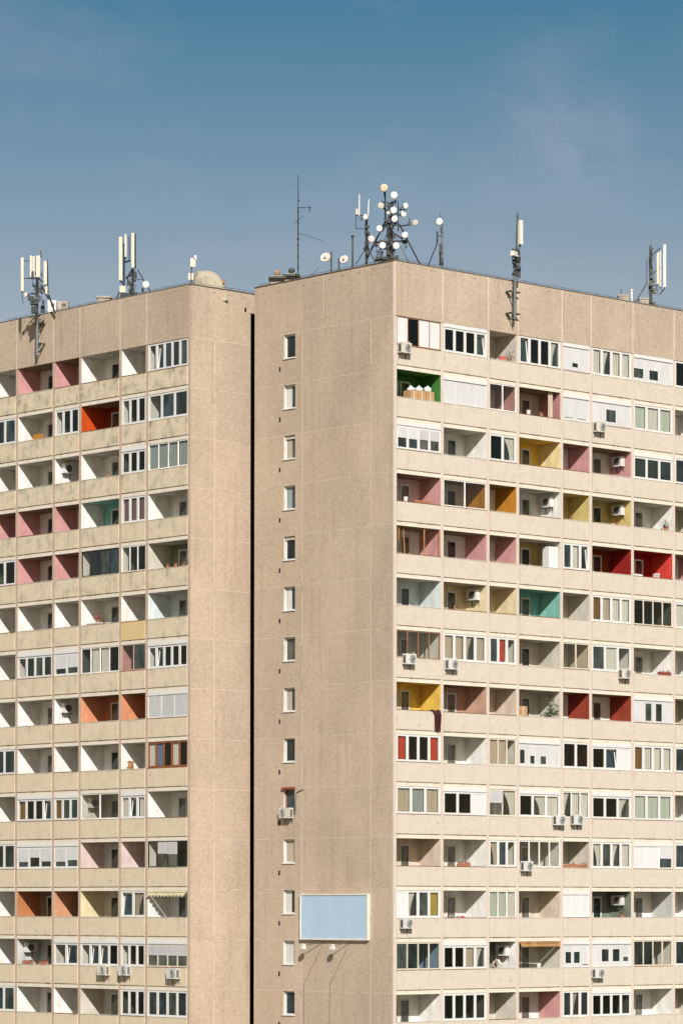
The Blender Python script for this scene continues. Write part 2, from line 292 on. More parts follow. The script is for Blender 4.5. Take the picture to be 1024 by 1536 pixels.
# --- gable wall of the right block
WIN = (7.90, 8.84)
holes = [(WIN[0], WIN[1], -H * r - 1.34, -H * r - .03) for r in range(NROW)] + [(9.11, 9.25, -H * r - 2.02, -H * r - 1.76, .3, 3) for r in range(NROW)]
mb = MB(fG); sheet(mb, [0.09, W], [GROUND, ZTOP], holes, rec=.24, mi_rev=2)
mb.quad([(.09, 0, GROUND), (.09, .1, GROUND), (.09, .1, ZTOP), (.09, 0, ZTOP)], 0); mb.quad([(W, 0, GROUND), (W, .3, GROUND), (W, .3, ZTOP), (W, 0, ZTOP)], 0)
vs = [(5.57, 0.03, ZTOP - .06)]
for r in range(15):
    zt, zb = -H * r - .03, -H * (r + 1) + .03
    vs += [(7.33, zt, zb), (1.79, zt, zb)]
hs = []
for r in range(15):
    for a, b in ((.10, 1.755), (1.825, 7.295), (7.365, W)): hs.append((-H * r, a, b))
strips(mb, 1, vs, hs)
for y, z in ((10.54, 2.49), (9.34, 2.49), (8.28, 2.50), (7.24, 2.52), (6.09, 2.50), (5.08, 2.60), (3.93, 2.63), (2.76, 2.64), (1.6, 2.66), (.6, 2.68)):
    mb.lathe((-.004, y, z), (1, 0, 0), [(0, .035), (.02, .035)], 8, 3)
for r in range(NROW): mb.quad([(9.11, .29, -H * r - 2.02), (9.25, .29, -H * r - 2.02), (9.25, .29, -H * r - 1.76), (9.11, .29, -H * r - 1.76)], 3)
mb.build('gable_wall', ['pebble_concrete', 'joint_sealant', 'paint_ivory', 'dark_hole'], right)
wv = ['dddddbxddddbbb', ]
for r in range(NROW):
    z1, z0 = -H * r - .03, -H * r - 1.34; a, b = WIN
    fm = 'frame_brown' if r == 9 else 'pvc'
    mb = MB(fG); t = .07
    for q in ((a, b, z0, z0 + t), (a, b, z1 - t, z1), (a, a + t, z0 + t, z1 - t), (b - t, b, z0 + t, z1 - t)): mb.box(q[0], q[1], .16, .235, q[2], q[3])
    mb.box(a - .05, b + .05, -.06, .16, z0 - .05, z0 - .005)
    w = mb.build('window', [fm], right)
    mb = MB(fG); mb.box(a + t, b - t, .20, .215, z0 + t, z1 - t); mb.build('pane', ['dark_glass_%d' % ((r * 3) % 4)], w)
    if r in (1, 2, 3, 5, 7, 10, 11, 12):
        k = {1: 'c', 2: 'b', 3: 'g', 5: 'c', 7: 'b', 10: 'b', 11: 'c', 12: 'c'}[r]
        mb = MB(fG); n = 12
        lo = a + .12 if r in (10, 12) else a + .45
        for i in range(n):
            u0 = lo + (b - .1 - lo) * i / n; u1 = lo + (b - .1 - lo) * (i + 1) / n; e0 = .196 - .006 * (i % 2); e1 = .196 - .006 * ((i + 1) % 2)
            mb.quad([(u0, e0, z0 + t), (u1, e1, z0 + t), (u1, e1, z1 - t), (u0, e0, z1 - t)])
        mb.build('curtain', ['curtain_' + k], w)
    if r in (2, 4):
        mb = MB(fG); mb.box(a + .01, b - .01, .10, .155, z1 - .20, z1 - .01); mb.build('shutter_box', ['paint_ivory'], w)

# --- side wall of the left block and the rest of both shells
mb = MB(fS)
sheet(mb, [XL + .01, 9.0], [GROUND, ZTOP], [(.60, .74, 1.84, 2.10, .3), (1.06, 6.0, GROUND, 1.79, .6)], mi_rev=2, mi_hole=2)  # tall recess added and coloured dark to deepen the right block's cast shadow
vs = [(-1.61, -H * (r + 1) + .03, -H * r - .03) for r in range(15)]
hs = [(-H * r, a, b) for r in range(15) for a, b in ((XL + .02, -1.645), (-1.575, .99))]
strips(mb, 1, vs, hs)
for x, z in ((-2.71, 2.70), (-1.63, 2.68), (-.54, 2.66), (.5, 2.65)): mb.lathe((x, YS - .004, z), (0, 1, 0), [(0, .035), (.02, .035)], 8, 2)
mb.quad([(XL + .01, 0, GROUND), (XL + .01, .10, GROUND), (XL + .01, .10, ZTOP), (XL + .01, 0, ZTOP)], 0)
mb.build('side_wall', ['pebble_concrete', 'joint_sealant', 'dark_hole'], left)
mb = MB(); x1 = UR[-1]
mb.quad([(.02, W, GROUND), (x1, W, GROUND), (x1, W, ZTOP), (.02, W, ZTOP)]); mb.quad([(x1, 0.02, GROUND), (x1, W, GROUND), (x1, W, ZTOP), (x1, 0.02, ZTOP)])
mb.build('rear_wall', ['pebble_concrete'], right)
mb = MB(); y1 = UL[-1]
mb.quad([(XL + .02, y1, GROUND), (9, y1, GROUND), (9, y1, ZTOP), (XL + .02, y1, ZTOP)]); mb.quad([(9, YS, GROUND), (9, y1, GROUND), (9, y1, ZTOP), (9, YS, ZTOP)])
mb.build('rear_wall', ['pebble_concrete'], left)
mb = MB(); mb.box(8.2, 8.5, W + .01, YS - .01, GROUND, ZTOP - .4); mb.build('link_wall', ['pebble_concrete'], left)
# roof decks and metal coping on the attic
mb = MB(); mb.box(.2, x1 - .2, .2, W - .2, 2.2, 2.3); mb.build('roof', ['roof_felt'], right)
mb = MB(); mb.box(XL + .2, 8.8, YS + .2, y1 - .2, 2.2, 2.3); mb.build('roof', ['roof_felt'], left)
mb = MB()
mb.box(-.05, x1, -.06, .22, ZTOP, ZTOP + .045); mb.box(-.05, .22, .22, W + .03, ZTOP, ZTOP + .045); mb.box(.22, x1, W - .2, W + .03, ZTOP, ZTOP + .045); mb.build('coping', ['coping_metal'], right)
mb = MB()
mb.box(XL - .05, 9, YS - .05, YS + .22, ZTOP, ZTOP + .045); mb.box(XL - .05, XL + .22, YS + .22, y1, ZTOP, ZTOP + .045); mb.build('coping', ['coping_metal'], left)

# --- attic panels over the loggias
def attic(fn, us, root, first):
    for i, (a, b) in enumerate(zip(us, us[1:])):
        a2 = first if i == 0 else a + .036; b2 = b - .036
        if i == 0 and fn is fR:
            mb = MB(fn); mb.box(.004, .086, -.026, .088, 0.0, ZTOP - .001); mb.build('panel_joint', ['joint_pale'], root)
        mb = MB(fn); mb.box(a2, b2, -.03, .2, 0.0, ZTOP - .001)
        for q in range(2): 
            u = a2 + (b2 - a2) * (.2 + .5 * q + .1 * random.random()); c = fn(u, -.034, 2.72 - .03 * random.random()); ax = fn(0, 1, 0) - fn(0, 0, 0)
            mb.lathe(c, ax, [(0, .03), (.02, .03)], 8, 1)
        mb.build('attic_panel', ['pebble_concrete', 'dark_hole'], root)
        if i: 
            mb = MB(fn); mb.box(a - .036, a + .036, -.026, .2, 0.0, ZTOP - .001); mb.build('panel_joint', ['joint_pale'], root)
attic(fR, UR, right, .09); attic(fL, UL, left, YS + .12)
# --- columns (the ends of the cross walls)
for fn, us, root, mt in ((fR, UR, right, 'column_render'), (fL, UL, left, 'stained_column')):
    for i, u in enumerate(us):
        h = .115
        e = 2.6 if i or fn is fL else .088
        if fn is fL and i == 0: mb = MB(fn); mb.box(u - h + .004, u + h, .002, 2.6, GROUND, -.002); mb.build('column', [mt], root); continue
        mb = MB(fn); mb.box(max(u - h, .002), u + h, .0, e, GROUND, -.002); mb.build('column', [mt], root)
mb = MB(fR); mb.box(UR[0], UR[-1], -.02, .5, GROUND, -39.3); mb.build('plinth', ['cream_render'], right)
mb = MB(fL); mb.box(UL[0], UL[-1], -.02, .5, GROUND, -39.3); mb.build('plinth', ['stained_render'], left)

# ------------------------------------------------------------------ loggias
def curtain(mb, a, b, z0, z1, d, mi=0, amp=.025):
    n = max(4, int((b - a) / .045))
    for i in range(n):
        u0 = a + (b - a) * i / n; u1 = a + (b - a) * (i + 1) / n
        e0 = d + amp * math.sin(i * 1.9) ; e1 = d + amp * math.sin((i + 1) * 1.9)
        mb.quad([(u0, e0, z0), (u1, e1, z0), (u1, e1, z1), (u0, e0, z1)], mi)
def drape(mb, a, b, z0, z1, d, side, mi=0):       # a curtain gathered to one side
    n = 7
    for i in range(n):
        zz0 = z0 + (z1 - z0) * i / n; zz1 = z0 + (z1 - z0) * (i + 1) / n
        def w(t): return .35 + .55 * t ** 2
        for (ta, tb) in ((0, .34), (.34, .67), (.67, 1)):
            q = []
            for t, zz, f in ((ta, zz0, i), (tb, zz0, i), (tb, zz1, i + 1), (ta, zz1, i + 1)):
                ww = w(f / n) * (b - a); u = a + ww * t if side < 0 else b - ww * t
                q.append((u, d + .02 * math.sin(t * 9), zz))
            mb.quad(q, mi)
STYLE = dict(pvc=('pvc', .11, .17, .11), thin=('paint_white', .045, .06, .06), brown=('frame_brown', .05, .05, .06), cream=('frame_cream', .05, .07, .07), dark=('frame_dark', .05, .05, .06), wood=('frame_wood', .07, .10, .10), pinkt=('frame_pink', .05, .05, .05))
def glaze(fn, lo, u0, u1, zt, zb, style, panes, flip):
    fm, e, mw, bh = STYLE[style]; n = len(panes)
    if flip: panes = panes[::-1]
    fr = MB(fn); d0, d1 = .015, .085
    fr.box(u0, u1, d0, d1, zb, zb + bh); fr.box(u0, u1, d0, d1, zt - bh, zt); fr.box(u0, u0 + e, d0, d1, zb + bh, zt - bh); fr.box(u1 - e, u1, d0, d1, zb + bh, zt - bh)
    gl = MB(fn); ti = MB(fn); si = MB(fn); pn = {}; cu = {}; sh = {}; tinted = random.random() < .5
    pw = (u1 - u0 - 2 * e - (n - 1) * mw) / n
    for i, k in enumerate(panes):
        a = u0 + e + i * (pw + mw); b = a + pw; z0, z1 = zb + bh, zt - bh
        if i < n - 1: fr.box(b, b + mw, d0 - .004, d1, z0, z1)
        dkm = 'dark_glass_%d' % random.choice((0, 0, 1, 3))
        if k == 'd' and style == 'pvc' and random.random() < .11:
            # a sash tilted open: its top leans into the loggia
            def bar(x0, x1, e0, e1, w0, w1):
                for o_ in (0, .035): si.quad([(x0, w0 + o_, e0), (x1, w0 + o_, e0), (x1, w1 + o_, e1), (x0, w1 + o_, e1)])
                si.quad([(x0, w0, e0), (x0, w0 + .035, e0), (x0, w1 + .035, e1), (x0, w1, e1)]); si.quad([(x1, w0, e0), (x1, w0 + .035, e0), (x1, w1 + .035, e1), (x1, w1, e1)])
            tp = .13; t_ = lambda zz: .06 + tp * (zz - z0) / (z1 - z0)
            bar(a, a + .06, z0, z1 - .02, t_(z0), t_(z1 - .02)); bar(b - .06, b, z0, z1 - .02, t_(z0), t_(z1 - .02)); bar(a, b, z1 - .09, z1 - .02, t_(z1 - .09), t_(z1 - .02))
            pn.setdefault(dkm, MB(fn)).quad([(a, .34, z0), (b, .34, z0), (b, .34, z1), (a, .34, z1)])
            pn[dkm].quad([(a + .06, t_(z0) + .02, z0), (b - .06, t_(z0) + .02, z0), (b - .06, t_(z1 - .09) + .02, z1 - .09), (a + .06, t_(z1 - .09) + .02, z1 - .09)])
        elif k == 'd' and tinted: ti.box(a, b, .048, .058, z0, z1)
        elif k == 'd': pn.setdefault(dkm, MB(fn)).box(a, b, .045, .06, z0, z1)
        elif k == 'w': sh.setdefault('pvc', MB(fn)).box(a, b, .03, .07, z0, z1)
        elif k in 'sS': sh.setdefault('shutter_white' if k == 's' else 'shutter_grey', MB(fn)).box(a, b, .02, .05, z0, z1)
        elif k in 'qhQ':
            f = {'q': .52, 'h': .5, 'Q': .70}[k]; zm = z1 - (z1 - z0) * f * random.uniform(.94, 1.06)
            sh.setdefault({'q': 'shutter_white', 'h': 'shutter_grey', 'Q': 'shutter_white'}[k], MB(fn)).box(a - .02, b + .02, .005, .04, zm, z1)
            pn.setdefault('dark_glass_2' if k == 'h' else dkm, MB(fn)).box(a, b, .045, .06, z0, zm)
        else:
            gl.box(a, b, .048, .058, z0, z1)
            if k in CLOTH: cu.setdefault('curtain_' + k, MB(fn)) ; curtain(cu['curtain_' + k], a, b, z0 + .02, z1 - .01, .12)
            elif k in 'vx':
                c = random.choice(('c', 'b', 'c')); drape(cu.setdefault('curtain_' + c, MB(fn)), a, b, z0 + .02, z1 - .01, .12, 1 if k == 'v' else -1)
                pn.setdefault(dkm, MB(fn)).quad([(a, .16, z0), (b, .16, z0), (b, .16, z1), (a, .16, z1)])
    fr.build('glazing_frame', [fm], lo)
    if gl.f: gl.build('glass', ['clear_glass'], lo)
    if si.f: si.build('tilted_sash', [fm], lo)
    if ti.f: ti.build('tinted_glass', ['tinted_glass'], lo)
    for k, m_ in pn.items(): m_.build('window_pane', [k], lo)
    for k, m_ in cu.items(): m_.build('curtain', [k], lo)
    for k, m_ in sh.items(): m_.build('roller_shutter' if 'shutter' in k else 'window_panel', [k], lo)
def loggia(fn, root, us, row, col, spec, flip, parapet, bare=False):
    u0, u1 = us[col] + .119, us[col + 1] - .119; S0 = -H * row
    zc = S0 - (.004 if row == 0 else .074); zf = S0 - H + .124; zp = S0 - 1.54; zg = S0 - (.004 if row == 0 else .07)
    tok = spec.split(); kind = tok[0]
    far = 'white'; back = None; ceil = None
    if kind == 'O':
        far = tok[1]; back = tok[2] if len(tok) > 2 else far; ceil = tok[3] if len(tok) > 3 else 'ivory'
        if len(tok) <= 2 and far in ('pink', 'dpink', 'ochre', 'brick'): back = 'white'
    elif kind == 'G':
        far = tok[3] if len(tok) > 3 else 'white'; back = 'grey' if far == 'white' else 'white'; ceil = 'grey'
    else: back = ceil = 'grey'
    if far in ('pink', 'dpink', 'orange', 'rust', 'tangerine', 'salmon', 'brick', 'dred', 'tan', 'ochre'): ceil = 'shade_umber'  # ceiling over coloured walls painted darker to imitate shade
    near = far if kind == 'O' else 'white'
    mb = MB(fn)
    mb.quad([(u1, 0.002, zf), (u1, DEP, zf), (u1, DEP, zc), (u1, 0.002, zc)], 0)
    mb.quad([(u0, 0.002, zf), (u0, DEP, zf), (u0, DEP, zc), (u0, 0.002, zc)], 4)
    mb.quad([(u0, 0.0, zc), (u1, 0.0, zc), (u1, DEP, zc), (u0, DEP, zc)], 2)
    mb.quad([(u0, DEP, zf), (u1, DEP, zf), (u1, DEP, zc), (u0, DEP, zc)], 1)
    mb.quad([(u0, 0.0, zf), (u1, 0.0, zf), (u1, DEP, zf), (u0, DEP, zf)], 3)
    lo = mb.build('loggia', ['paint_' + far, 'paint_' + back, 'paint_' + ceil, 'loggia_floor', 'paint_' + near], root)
    # slab edge under this loggia, gap and parapet
    mb = MB(fn); zj = S0 - H; g = .002
    mb.box(u0 - g, u1 + g, -.012, 1.7, zj - .07, zj + .12); mb.build('slab_edge', ['slab_render'], lo)
    mb = MB(fn); par = parapet
    mb.box(u0 + .02, u1 - .02, -.04, .05, zj + .18, zp - .03, 0)
    mb.box(u0 + .05, u1 - .05, .0, .045, zj + .12, zj + .18, 2)
    mb.box(u0 + .005, u1 - .005, -.06, .065, zp - .03, zp, 1)
    mb.build('parapet', [par, 'coping_rust' if random.random() < .3 else 'coping_stone', 'rust_gap'], lo)
    if kind == 'O' or (kind == 'G' and any(c in 'ocvd' for c in tok[2])):
        wide = u1 - u0 > 2.7; a, b = (u1 - 1.50, u1 - .74)
        fm = 'pvc' if random.random() < .55 else 'frame_cream'
        zt_, t = zc - .28, .095
        mb = MB(fn)
        for q in ((a, a + t, zf, zt_), (b - t, b, zf, zt_), (a + t, b - t, zt_ - t, zt_), (a + t, b - t, zf, zf + .5)): mb.box(q[0], q[1], DEP - .05, DEP - .003, q[2], q[3])
        dr = random.choice((0, 1, 2, 4, 4))
        if wide:
            mb.box(a + t, b - t, DEP - .03, DEP - .01, zf + .5, zt_ - t, 1); mb.build('balcony_door', [fm, 'dark_glass_%d' % dr], lo)
        wa, wb = (u1 - 2.75, u1 - 1.62) if wide else (u1 - 1.95, u1 - .80)
        wa = max(wa, u0 + .05); z0 = zf + .85
        mb = MB(fn)
        for q in ((wa, wa + t, z0, zt_), (wb - t, wb, z0, zt_), (wa + t, wb - t, zt_ - t, zt_), (wa + t, wb - t, z0, z0 + t)): mb.box(q[0], q[1], DEP - .05, DEP - .003, q[2], q[3])
        mb.box((wa + wb) / 2 - .04, (wa + wb) / 2 + .04, DEP - .05, DEP - .003, z0 + t, zt_ - t)
        mb.box(wa + t, wb - t, DEP - .03, DEP - .01, z0 + t, zt_ - t, 1); mb.build('room_window', [fm, 'dark_glass_%d' % random.choice((0, 1, 2, 3))], lo)
    if kind == 'G':
        zt = zg
        if '^' in spec:
            zt = zg - .20; mb = MB(fn); mb.box(u0, u1, -.03, .09, zt + .003, zg); mb.build('shutter_box', ['pvc'], lo)
        glaze(fn, lo, u0, u1, zt, zp, tok[1], tok[2].replace('^', ''), flip)
    if kind == 'W':
        zt = zg - .20; mb = MB(fn); mb.box(u0, u1, -.03, .09, zt + .003, zg); mb.build('shutter_box', ['pvc'], lo)
        hs = []
        for w in tok[1:]:
            a, b, t0, t1 = [float(x) for x in w.split(',')]
            if flip: a, b = 1 - b, 1 - a
            hs.append((u0 + a * (u1 - u0), u0 + b * (u1 - u0), zp + (1 - t1) * (zt - zp), zp + (1 - t0) * (zt - zp)))
        mb = MB(fn); sheet(mb, [u0, u1], [zp, zt], hs, d=.03, rec=.05)
        for k in range(1, 4): mb.box(u0 + (u1 - u0) * k / 4 - .008, u0 + (u1 - u0) * k / 4 + .008, .022, .034, zp, zp + .001)
        mb.build('infill_panel', ['shutter_white'], lo)
        for h in hs:
            mb = MB(fn); t = .035
            for q in ((h[0], h[1], h[2], h[2] + t), (h[0], h[1], h[3] - t, h[3]), (h[0], h[0] + t, h[2] + t, h[3] - t), (h[1] - t, h[1], h[2] + t, h[3] - t)): mb.box(q[0], q[1], .032, .078, q[2], q[3])
            mb.box(h[0] + t, h[1] - t, .055, .065, h[2] + t, h[3] - t, 1)
            mb.build('window', ['pvc', 'dark_glass_%d' % random.choice((0, 0, 1))], lo)
    return lo
RIGHT = [
 'G brown wdww|G pvc dddd^|O ivory|G pvc dddx|W .35,.6,.62,.85|G pvc cxcc|W .0,.27,.42,.88 .4,.65,.42,.88',
 'O green green green|W|G thin oo pink|O dpink ivory|W .03,.42,.84,.93 .53,.92,.84,.93|W .36,.63,.25,.85|G pvc mcm',
 'G pvc qqhh^|O white|G pvc dv|O pale yellow yellow|O pink|O pink|G pvc ddd^',
 'O pink cpink|G thin oo ochre|O ochre|O white|O olive olive olive|O olive olive|O white',
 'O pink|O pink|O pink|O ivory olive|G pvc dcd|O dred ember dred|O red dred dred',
 'O blue|O cream cream|O cream cream|O teal teal teal|O ivory|G pvc kbcc|G cream dddd',
 'G brown oooo|G pvc bbxb|G pvc dro|O ivory|G cream oo sand|G pvc dco|O white',
 'O yellow yellow yellow|O tan tan|O sand|O ivory|O brick|O brick|W .3,.48,.1,.95 .57,.75,.1,.95',
 'G pvc rddr|O white|G cream bbo|W .02,.16,.25,.9 .27,.4,.5,.9 .52,.68,.5,.9|G pvc dd brick|G pvc ddw^|G pvc kccc',
 'G pvc bgb|G pvc ddw^|G cream hv|G pvc dvc^|G thin xcc|G pvc ddx^|G pvc mmm',
 'O sand|O white|G pvc vdo|G thin oooo|O ivory|G pvc vdxc|G thin wwq^',
 'G pvc wxdy|O white|G thin mmc|O sand ivory|G thin www^|O dull dull|O grey white',
 'G cream ddoo sky|G pvc ddbx^|O white dull dull|O ivory|W .1,.35,.3,.85 .42,.68,.3,.85 .75,1,.85,.95|W .25,.45,.2,.8 .53,.73,.2,.8 .8,.95,.55,.8|G cream ddoo',  # third bay: dark back wall and ceiling colour stands in for deep shade
 'O white|G pvc dddd|O ivory|O pink|G pvc dxd|G pvc dddd^|O white']
EXTRA = ['G pvc dd', 'O white', 'G pvc dd', 'O ivory', 'O pink', 'G pvc cc', 'O white', 'O ivory', 'G pvc dd', 'O white', 'G pvc dx', 'O white', 'G pvc dd', 'O ivory']
LEFT = [   # in picture order: far bay first
 'O white|O pink|O pink|O white|O white|G pvc odddd',
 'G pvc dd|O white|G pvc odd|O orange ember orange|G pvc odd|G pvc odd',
 'O white|O white|O white|O white|G pvc ddd^|G thin gggg',
 'O pink|O pink|O pink|O white teal teal|G pvc ppp|O white',
 'G pvc dd|O pink|O pink|G dark oddd|G thin odd|O ivory dull',
 'O white|O white|O white|O white|O white|O blue',
 'O white|G pvc oddd^|G pvc QQ^|G thin dccd|G pinkt od pink|G pvc odddd^',
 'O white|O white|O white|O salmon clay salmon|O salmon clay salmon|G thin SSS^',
 'G pvc dd|O white|O white|O white|O white|G wood cndcd',
 'O white|G pvc kddd^|G pvc kdd^|G thin oo|G pvc cdc^|O white',
 'G pvc dd|G pvc QqQ^|G pvc QQ^|O cpink grey|O cpink grey|G dark ohhd',
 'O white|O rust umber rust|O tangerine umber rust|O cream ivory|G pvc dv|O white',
 'O white|O grey grey|G pvc od^|G pvc oddd^|G pvc odd^|G cream hhhh^',
 'G pvc dd|O white|O white|O ivory|G pvc ddd|G pvc dddd']
LOG = {}
for r in range(NROW):
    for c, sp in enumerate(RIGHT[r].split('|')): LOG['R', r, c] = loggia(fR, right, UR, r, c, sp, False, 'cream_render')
    for c, sp in enumerate(LEFT[r].split('|')[::-1]):
        LOG['L', r, c] = loggia(fL, left, UL, r, c, sp, True, 'yellow_render' if (r, c) == (5, 1) else 'stained_render')

def join_parts(objs, name, root):
    # the outermost bay, past a hundred loggias on this block: one part
    vs, fs, mi, names = [], [], [], []
    for o in objs:
        for c in [o] + list(o.children):
            base = len(vs); vs += [tuple(v.co) for v in c.data.vertices]
            idx = []
            for m in c.data.materials:
                if m.name not in names: names.append(m.name)
                idx.append(names.index(m.name))
            for p in c.data.polygons: fs.append([base + k for k in p.vertices]); mi.append(idx[p.material_index])
    me = bpy.data.meshes.new(name); me.from_pydata(vs, [], fs)
    for n in names: me.materials.append(bpy.data.materials[n])
    me.polygons.foreach_set('material_index', mi)
    for o in objs:
        for c in list(o.children): bpy.data.objects.remove(c)
        bpy.data.objects.remove(o)
    ob = bpy.data.objects.new(name, me); link(ob); ob.parent = root; ob['kind'] = 'stuff'
join_parts([loggia(fR, right, UR, r, 7, EXTRA[r], False, 'cream_render') for r in range(NROW)], 'loggia', right)
# ------------------------------------------------------------------ air conditioners on the facades
def air_con(fn, u, d, z, label, w=.76, h=.56, t=.30, sgn=1, bracket=True, group='outdoor air conditioner units'):
    # u centre, z centre, d of the back; body stands out from the wall by t
    v = .92 + .16 * ((u * 3.7 - z * 1.3) % 1); w *= v; h *= .5 + .5 * v
    base = fn(u, d, z - h / 2)
    o = thing('air_conditioner', label, 'air conditioner', base, group)
    mb = MB(fn); a0, a1, b0, b1, c0, c1 = u - w / 2, u + w / 2, d - t - .06, d - .06, z - h / 2, z + h / 2
    mb.box(a0, a1, b0, b1, c0, c1)
    mb.box(a0 - .008, a1 + .008, b0 - .006, b1 + .004, c1 - .05, c1 + .006)
    body = mb.build('body', [('ac_white', 'ac_cream', 'ac_white', 'ac_grey')[int(abs(u * 7.3 + z * 3.1)) % 4]], o)
    mb = MB(fn); ax = fn(0, -1, 0) - fn(0, 0, 0); cc = fn(u + sgn * w * .14, b0 - .003, z)
    mb.lathe(cc, ax, [(0, .225), (.012, .225), (.018, .20)], 20)
    gr = mb.build('fan_grille', ['ac_grille'], o)
    mb = MB(fn)
    for k in range(1, 4):
        r = .05 + .055 * k
        for s in range(16):
            p = [cc + ax * .024 + (fn(math.cos(t_) * r, 0, math.sin(t_) * r) - fn(0, 0, 0)) for t_ in (s * math.pi / 8, (s + 1) * math.pi / 8)]
            mb.tube(p[0], p[1], .010, 4)
    mb.build('guard_ring', ['ac_white'], gr)
    mb = MB(fn)
    for s in (-1, 1):
        uu = u + s * w * .32
        mb.box(uu - .02, uu + .02, b0 + .02, d - .003, c0 - .045, c0 - .002); mb.box(uu - .02, uu + .02, d - .03, d - .003, c0 - .30, c0 - .045)
    if bracket: mb.build('bracket', ['steel_grey'], o)
    mb = MB(fn); e = -sgn
    for k in range(7): mb.box(a0 - .012, a0 - .003, b0 + .05 + k * .028, b0 + .065 + k * .028, c0 + .06, c1 - .08)
    mb.build('coil_grille', ['ac_grille'], o)
    mb = MB(fn); mb.tube(fn(u + w * .42, d - .1, z + .1), fn(u + w * .62, d - .05, z + .22), .022); mb.tube(fn(u + w * .62, d - .05, z + .22), fn(u + w * .62, d - .05, z + h * .75), .022); mb.build('pipe', ['antenna_cream'], o)
    return o
for u, z, lb in (
    (.56, -1.75, 'white air conditioner below the brown framed top corner window of the right block'),
    (15.85, -4.55, 'white air conditioner under a white panelled loggia, second storey from the top'),
    (.92, -18.45, 'white air conditioner hung at the corner just above the yellow loggia'),
    (4.12, -18.58, 'white air conditioner above the brown pink loggia, neighbour of the corner unit'),
    (17.95, -18.45, 'white air conditioner at a parapet end, above the brick red loggias'),
    (12.55, -26.9, 'left one of two air conditioners hanging side by side across a column'),
    (14.0, -26.85, 'right one of two air conditioners hanging side by side across a column'),
    (9.95, -29.5, 'white air conditioner below a clear glazed loggia, directly left of a column'),
    (.72, -32.65, 'white air conditioner at the corner, lowest one of the right facade corner'),
    (15.75, -35.5, 'air conditioner on the lowest right parapet, beneath a white panelled loggia')):
    air_con(fR, u, -.05, z, lb)
for u, z, lb in ((20.2, -35.4, 'left one of the pair of air conditioners on the lowest parapet of the left block'), (18.3, -35.38, 'right one of the pair of air conditioners on the lowest parapet of the left block'),
                 (14.0, -35.5, 'white air conditioner below the beige shuttered loggia of the left block')):
    air_con(fL, u, -.05, z, lb, sgn=-1)
air_con(fG, 8.38, -.01, -26.58, 'white air conditioner below the small red hooded window on the gable', w=.86, sgn=1)
# units hung high on the side walls of open loggias
def inner_ac(fn, side, r, c, label, d=.45):
    us = UR if side == 'R' else UL; u1 = us[c + 1] - .12; S0 = -H * r
    o = thing('air_conditioner', label, 'air conditioner', fn(u1 - .2, d + .4, S0 - .95), 'outdoor air conditioner units')
    mb = MB(fn); mb.box(u1 - .36, u1 - .06, d, d + .78, S0 - .86, S0 - .30); mb.box(u1 - .365, u1 - .055, d - .006, d + .786, S0 - .34, S0 - .295); mb.build('body', ['ac_white'], o)
    mb = MB(fn); ax = fn(-1, 0, 0) - fn(0, 0, 0); mb.lathe(fn(u1 - .362, d + .32, S0 - .58), ax, [(0, .215), (.012, .215), (.018, .19)], 20); mb.build('fan_grille', ['ac_grille'], o)
    mb = MB(fn)
    for e in (d + .1, d + .64): mb.box(u1 - .34, u1 - .003, e, e + .04, S0 - .905, S0 - .862); mb.box(u1 - .03, u1 - .003, e, e + .04, S0 - 1.15, S0 - .905)
    mb.build('bracket', ['steel_grey'], o)
for a in (('R', 2, 5, 'air conditioner hung on the pink side wall of an open loggia'), ('R', 3, 3, 'air conditioner hung on the white wall of the loggia right of the ochre one'),
          ('R', 3, 5, 'air conditioner hung inside the wide olive yellow loggia'), ('R', 5, 1, 'air conditioner hung inside the cream yellow loggia beside the pale blue one'),
          ('R', 11, 5, 'air conditioner hung in the dull green loggia near the bottom right'), ('R', 12, 2, 'air conditioner in the open loggia behind the person leaning out')):
    inner_ac(fR, *a)
for a in (('L', 2, 3, 'air conditioner on a white loggia wall, third storey of the left block'), ('L', 7, 3, 'air conditioner in the white loggia left of the salmon ones'),
          ('L', 9, 2, 'air conditioner behind the glass of a loggia in the left block'), ('L', 12, 4, 'air conditioner in the grey loggia with planters at the bottom left')):
    inner_ac(fL, *a)

# ------------------------------------------------------------------ things people keep on their loggias
def ztop(r): return -H * r - 1.54
def plant(fn, u, d, z, s, label, red=False, name='potted_plant', pot=True, group=None):
    o = thing(name, label, 'plant', fn(u, d, z), group)
    mb = MB(fn); c = fn(u, d, z)
    if pot: mb.lathe(c, (0, 0, 1), [(0, .09 * s + .03), (.18, .13 * s + .03), (.20, .14 * s + .03)], 12); mb.build('pot', ['terracotta'], o)
    mb = MB(); rnd = random.Random(int(u * 100 + z * 10))
    for k in range(90):
        p = c + Vector((rnd.gauss(0, .16), rnd.gauss(0, .16), .22 + abs(rnd.gauss(0, .28)))) * s
        e1 = Vector((rnd.uniform(-1, 1), rnd.uniform(-1, 1), rnd.uniform(-.6, 1))).normalized() * .07 * s; e2 = e1.orthogonal().normalized() * .035 * s
        mi = 1 if red and rnd.random() < .4 else 0
        mb.f.append([mb.pt(p - e1, 1), mb.pt(p + e2, 1), mb.pt(p + e1, 1), mb.pt(p - e2, 1)]); mb.m.append(mi)
    mb.build('foliage', ['leaf', 'flower_red'], o)
    return o
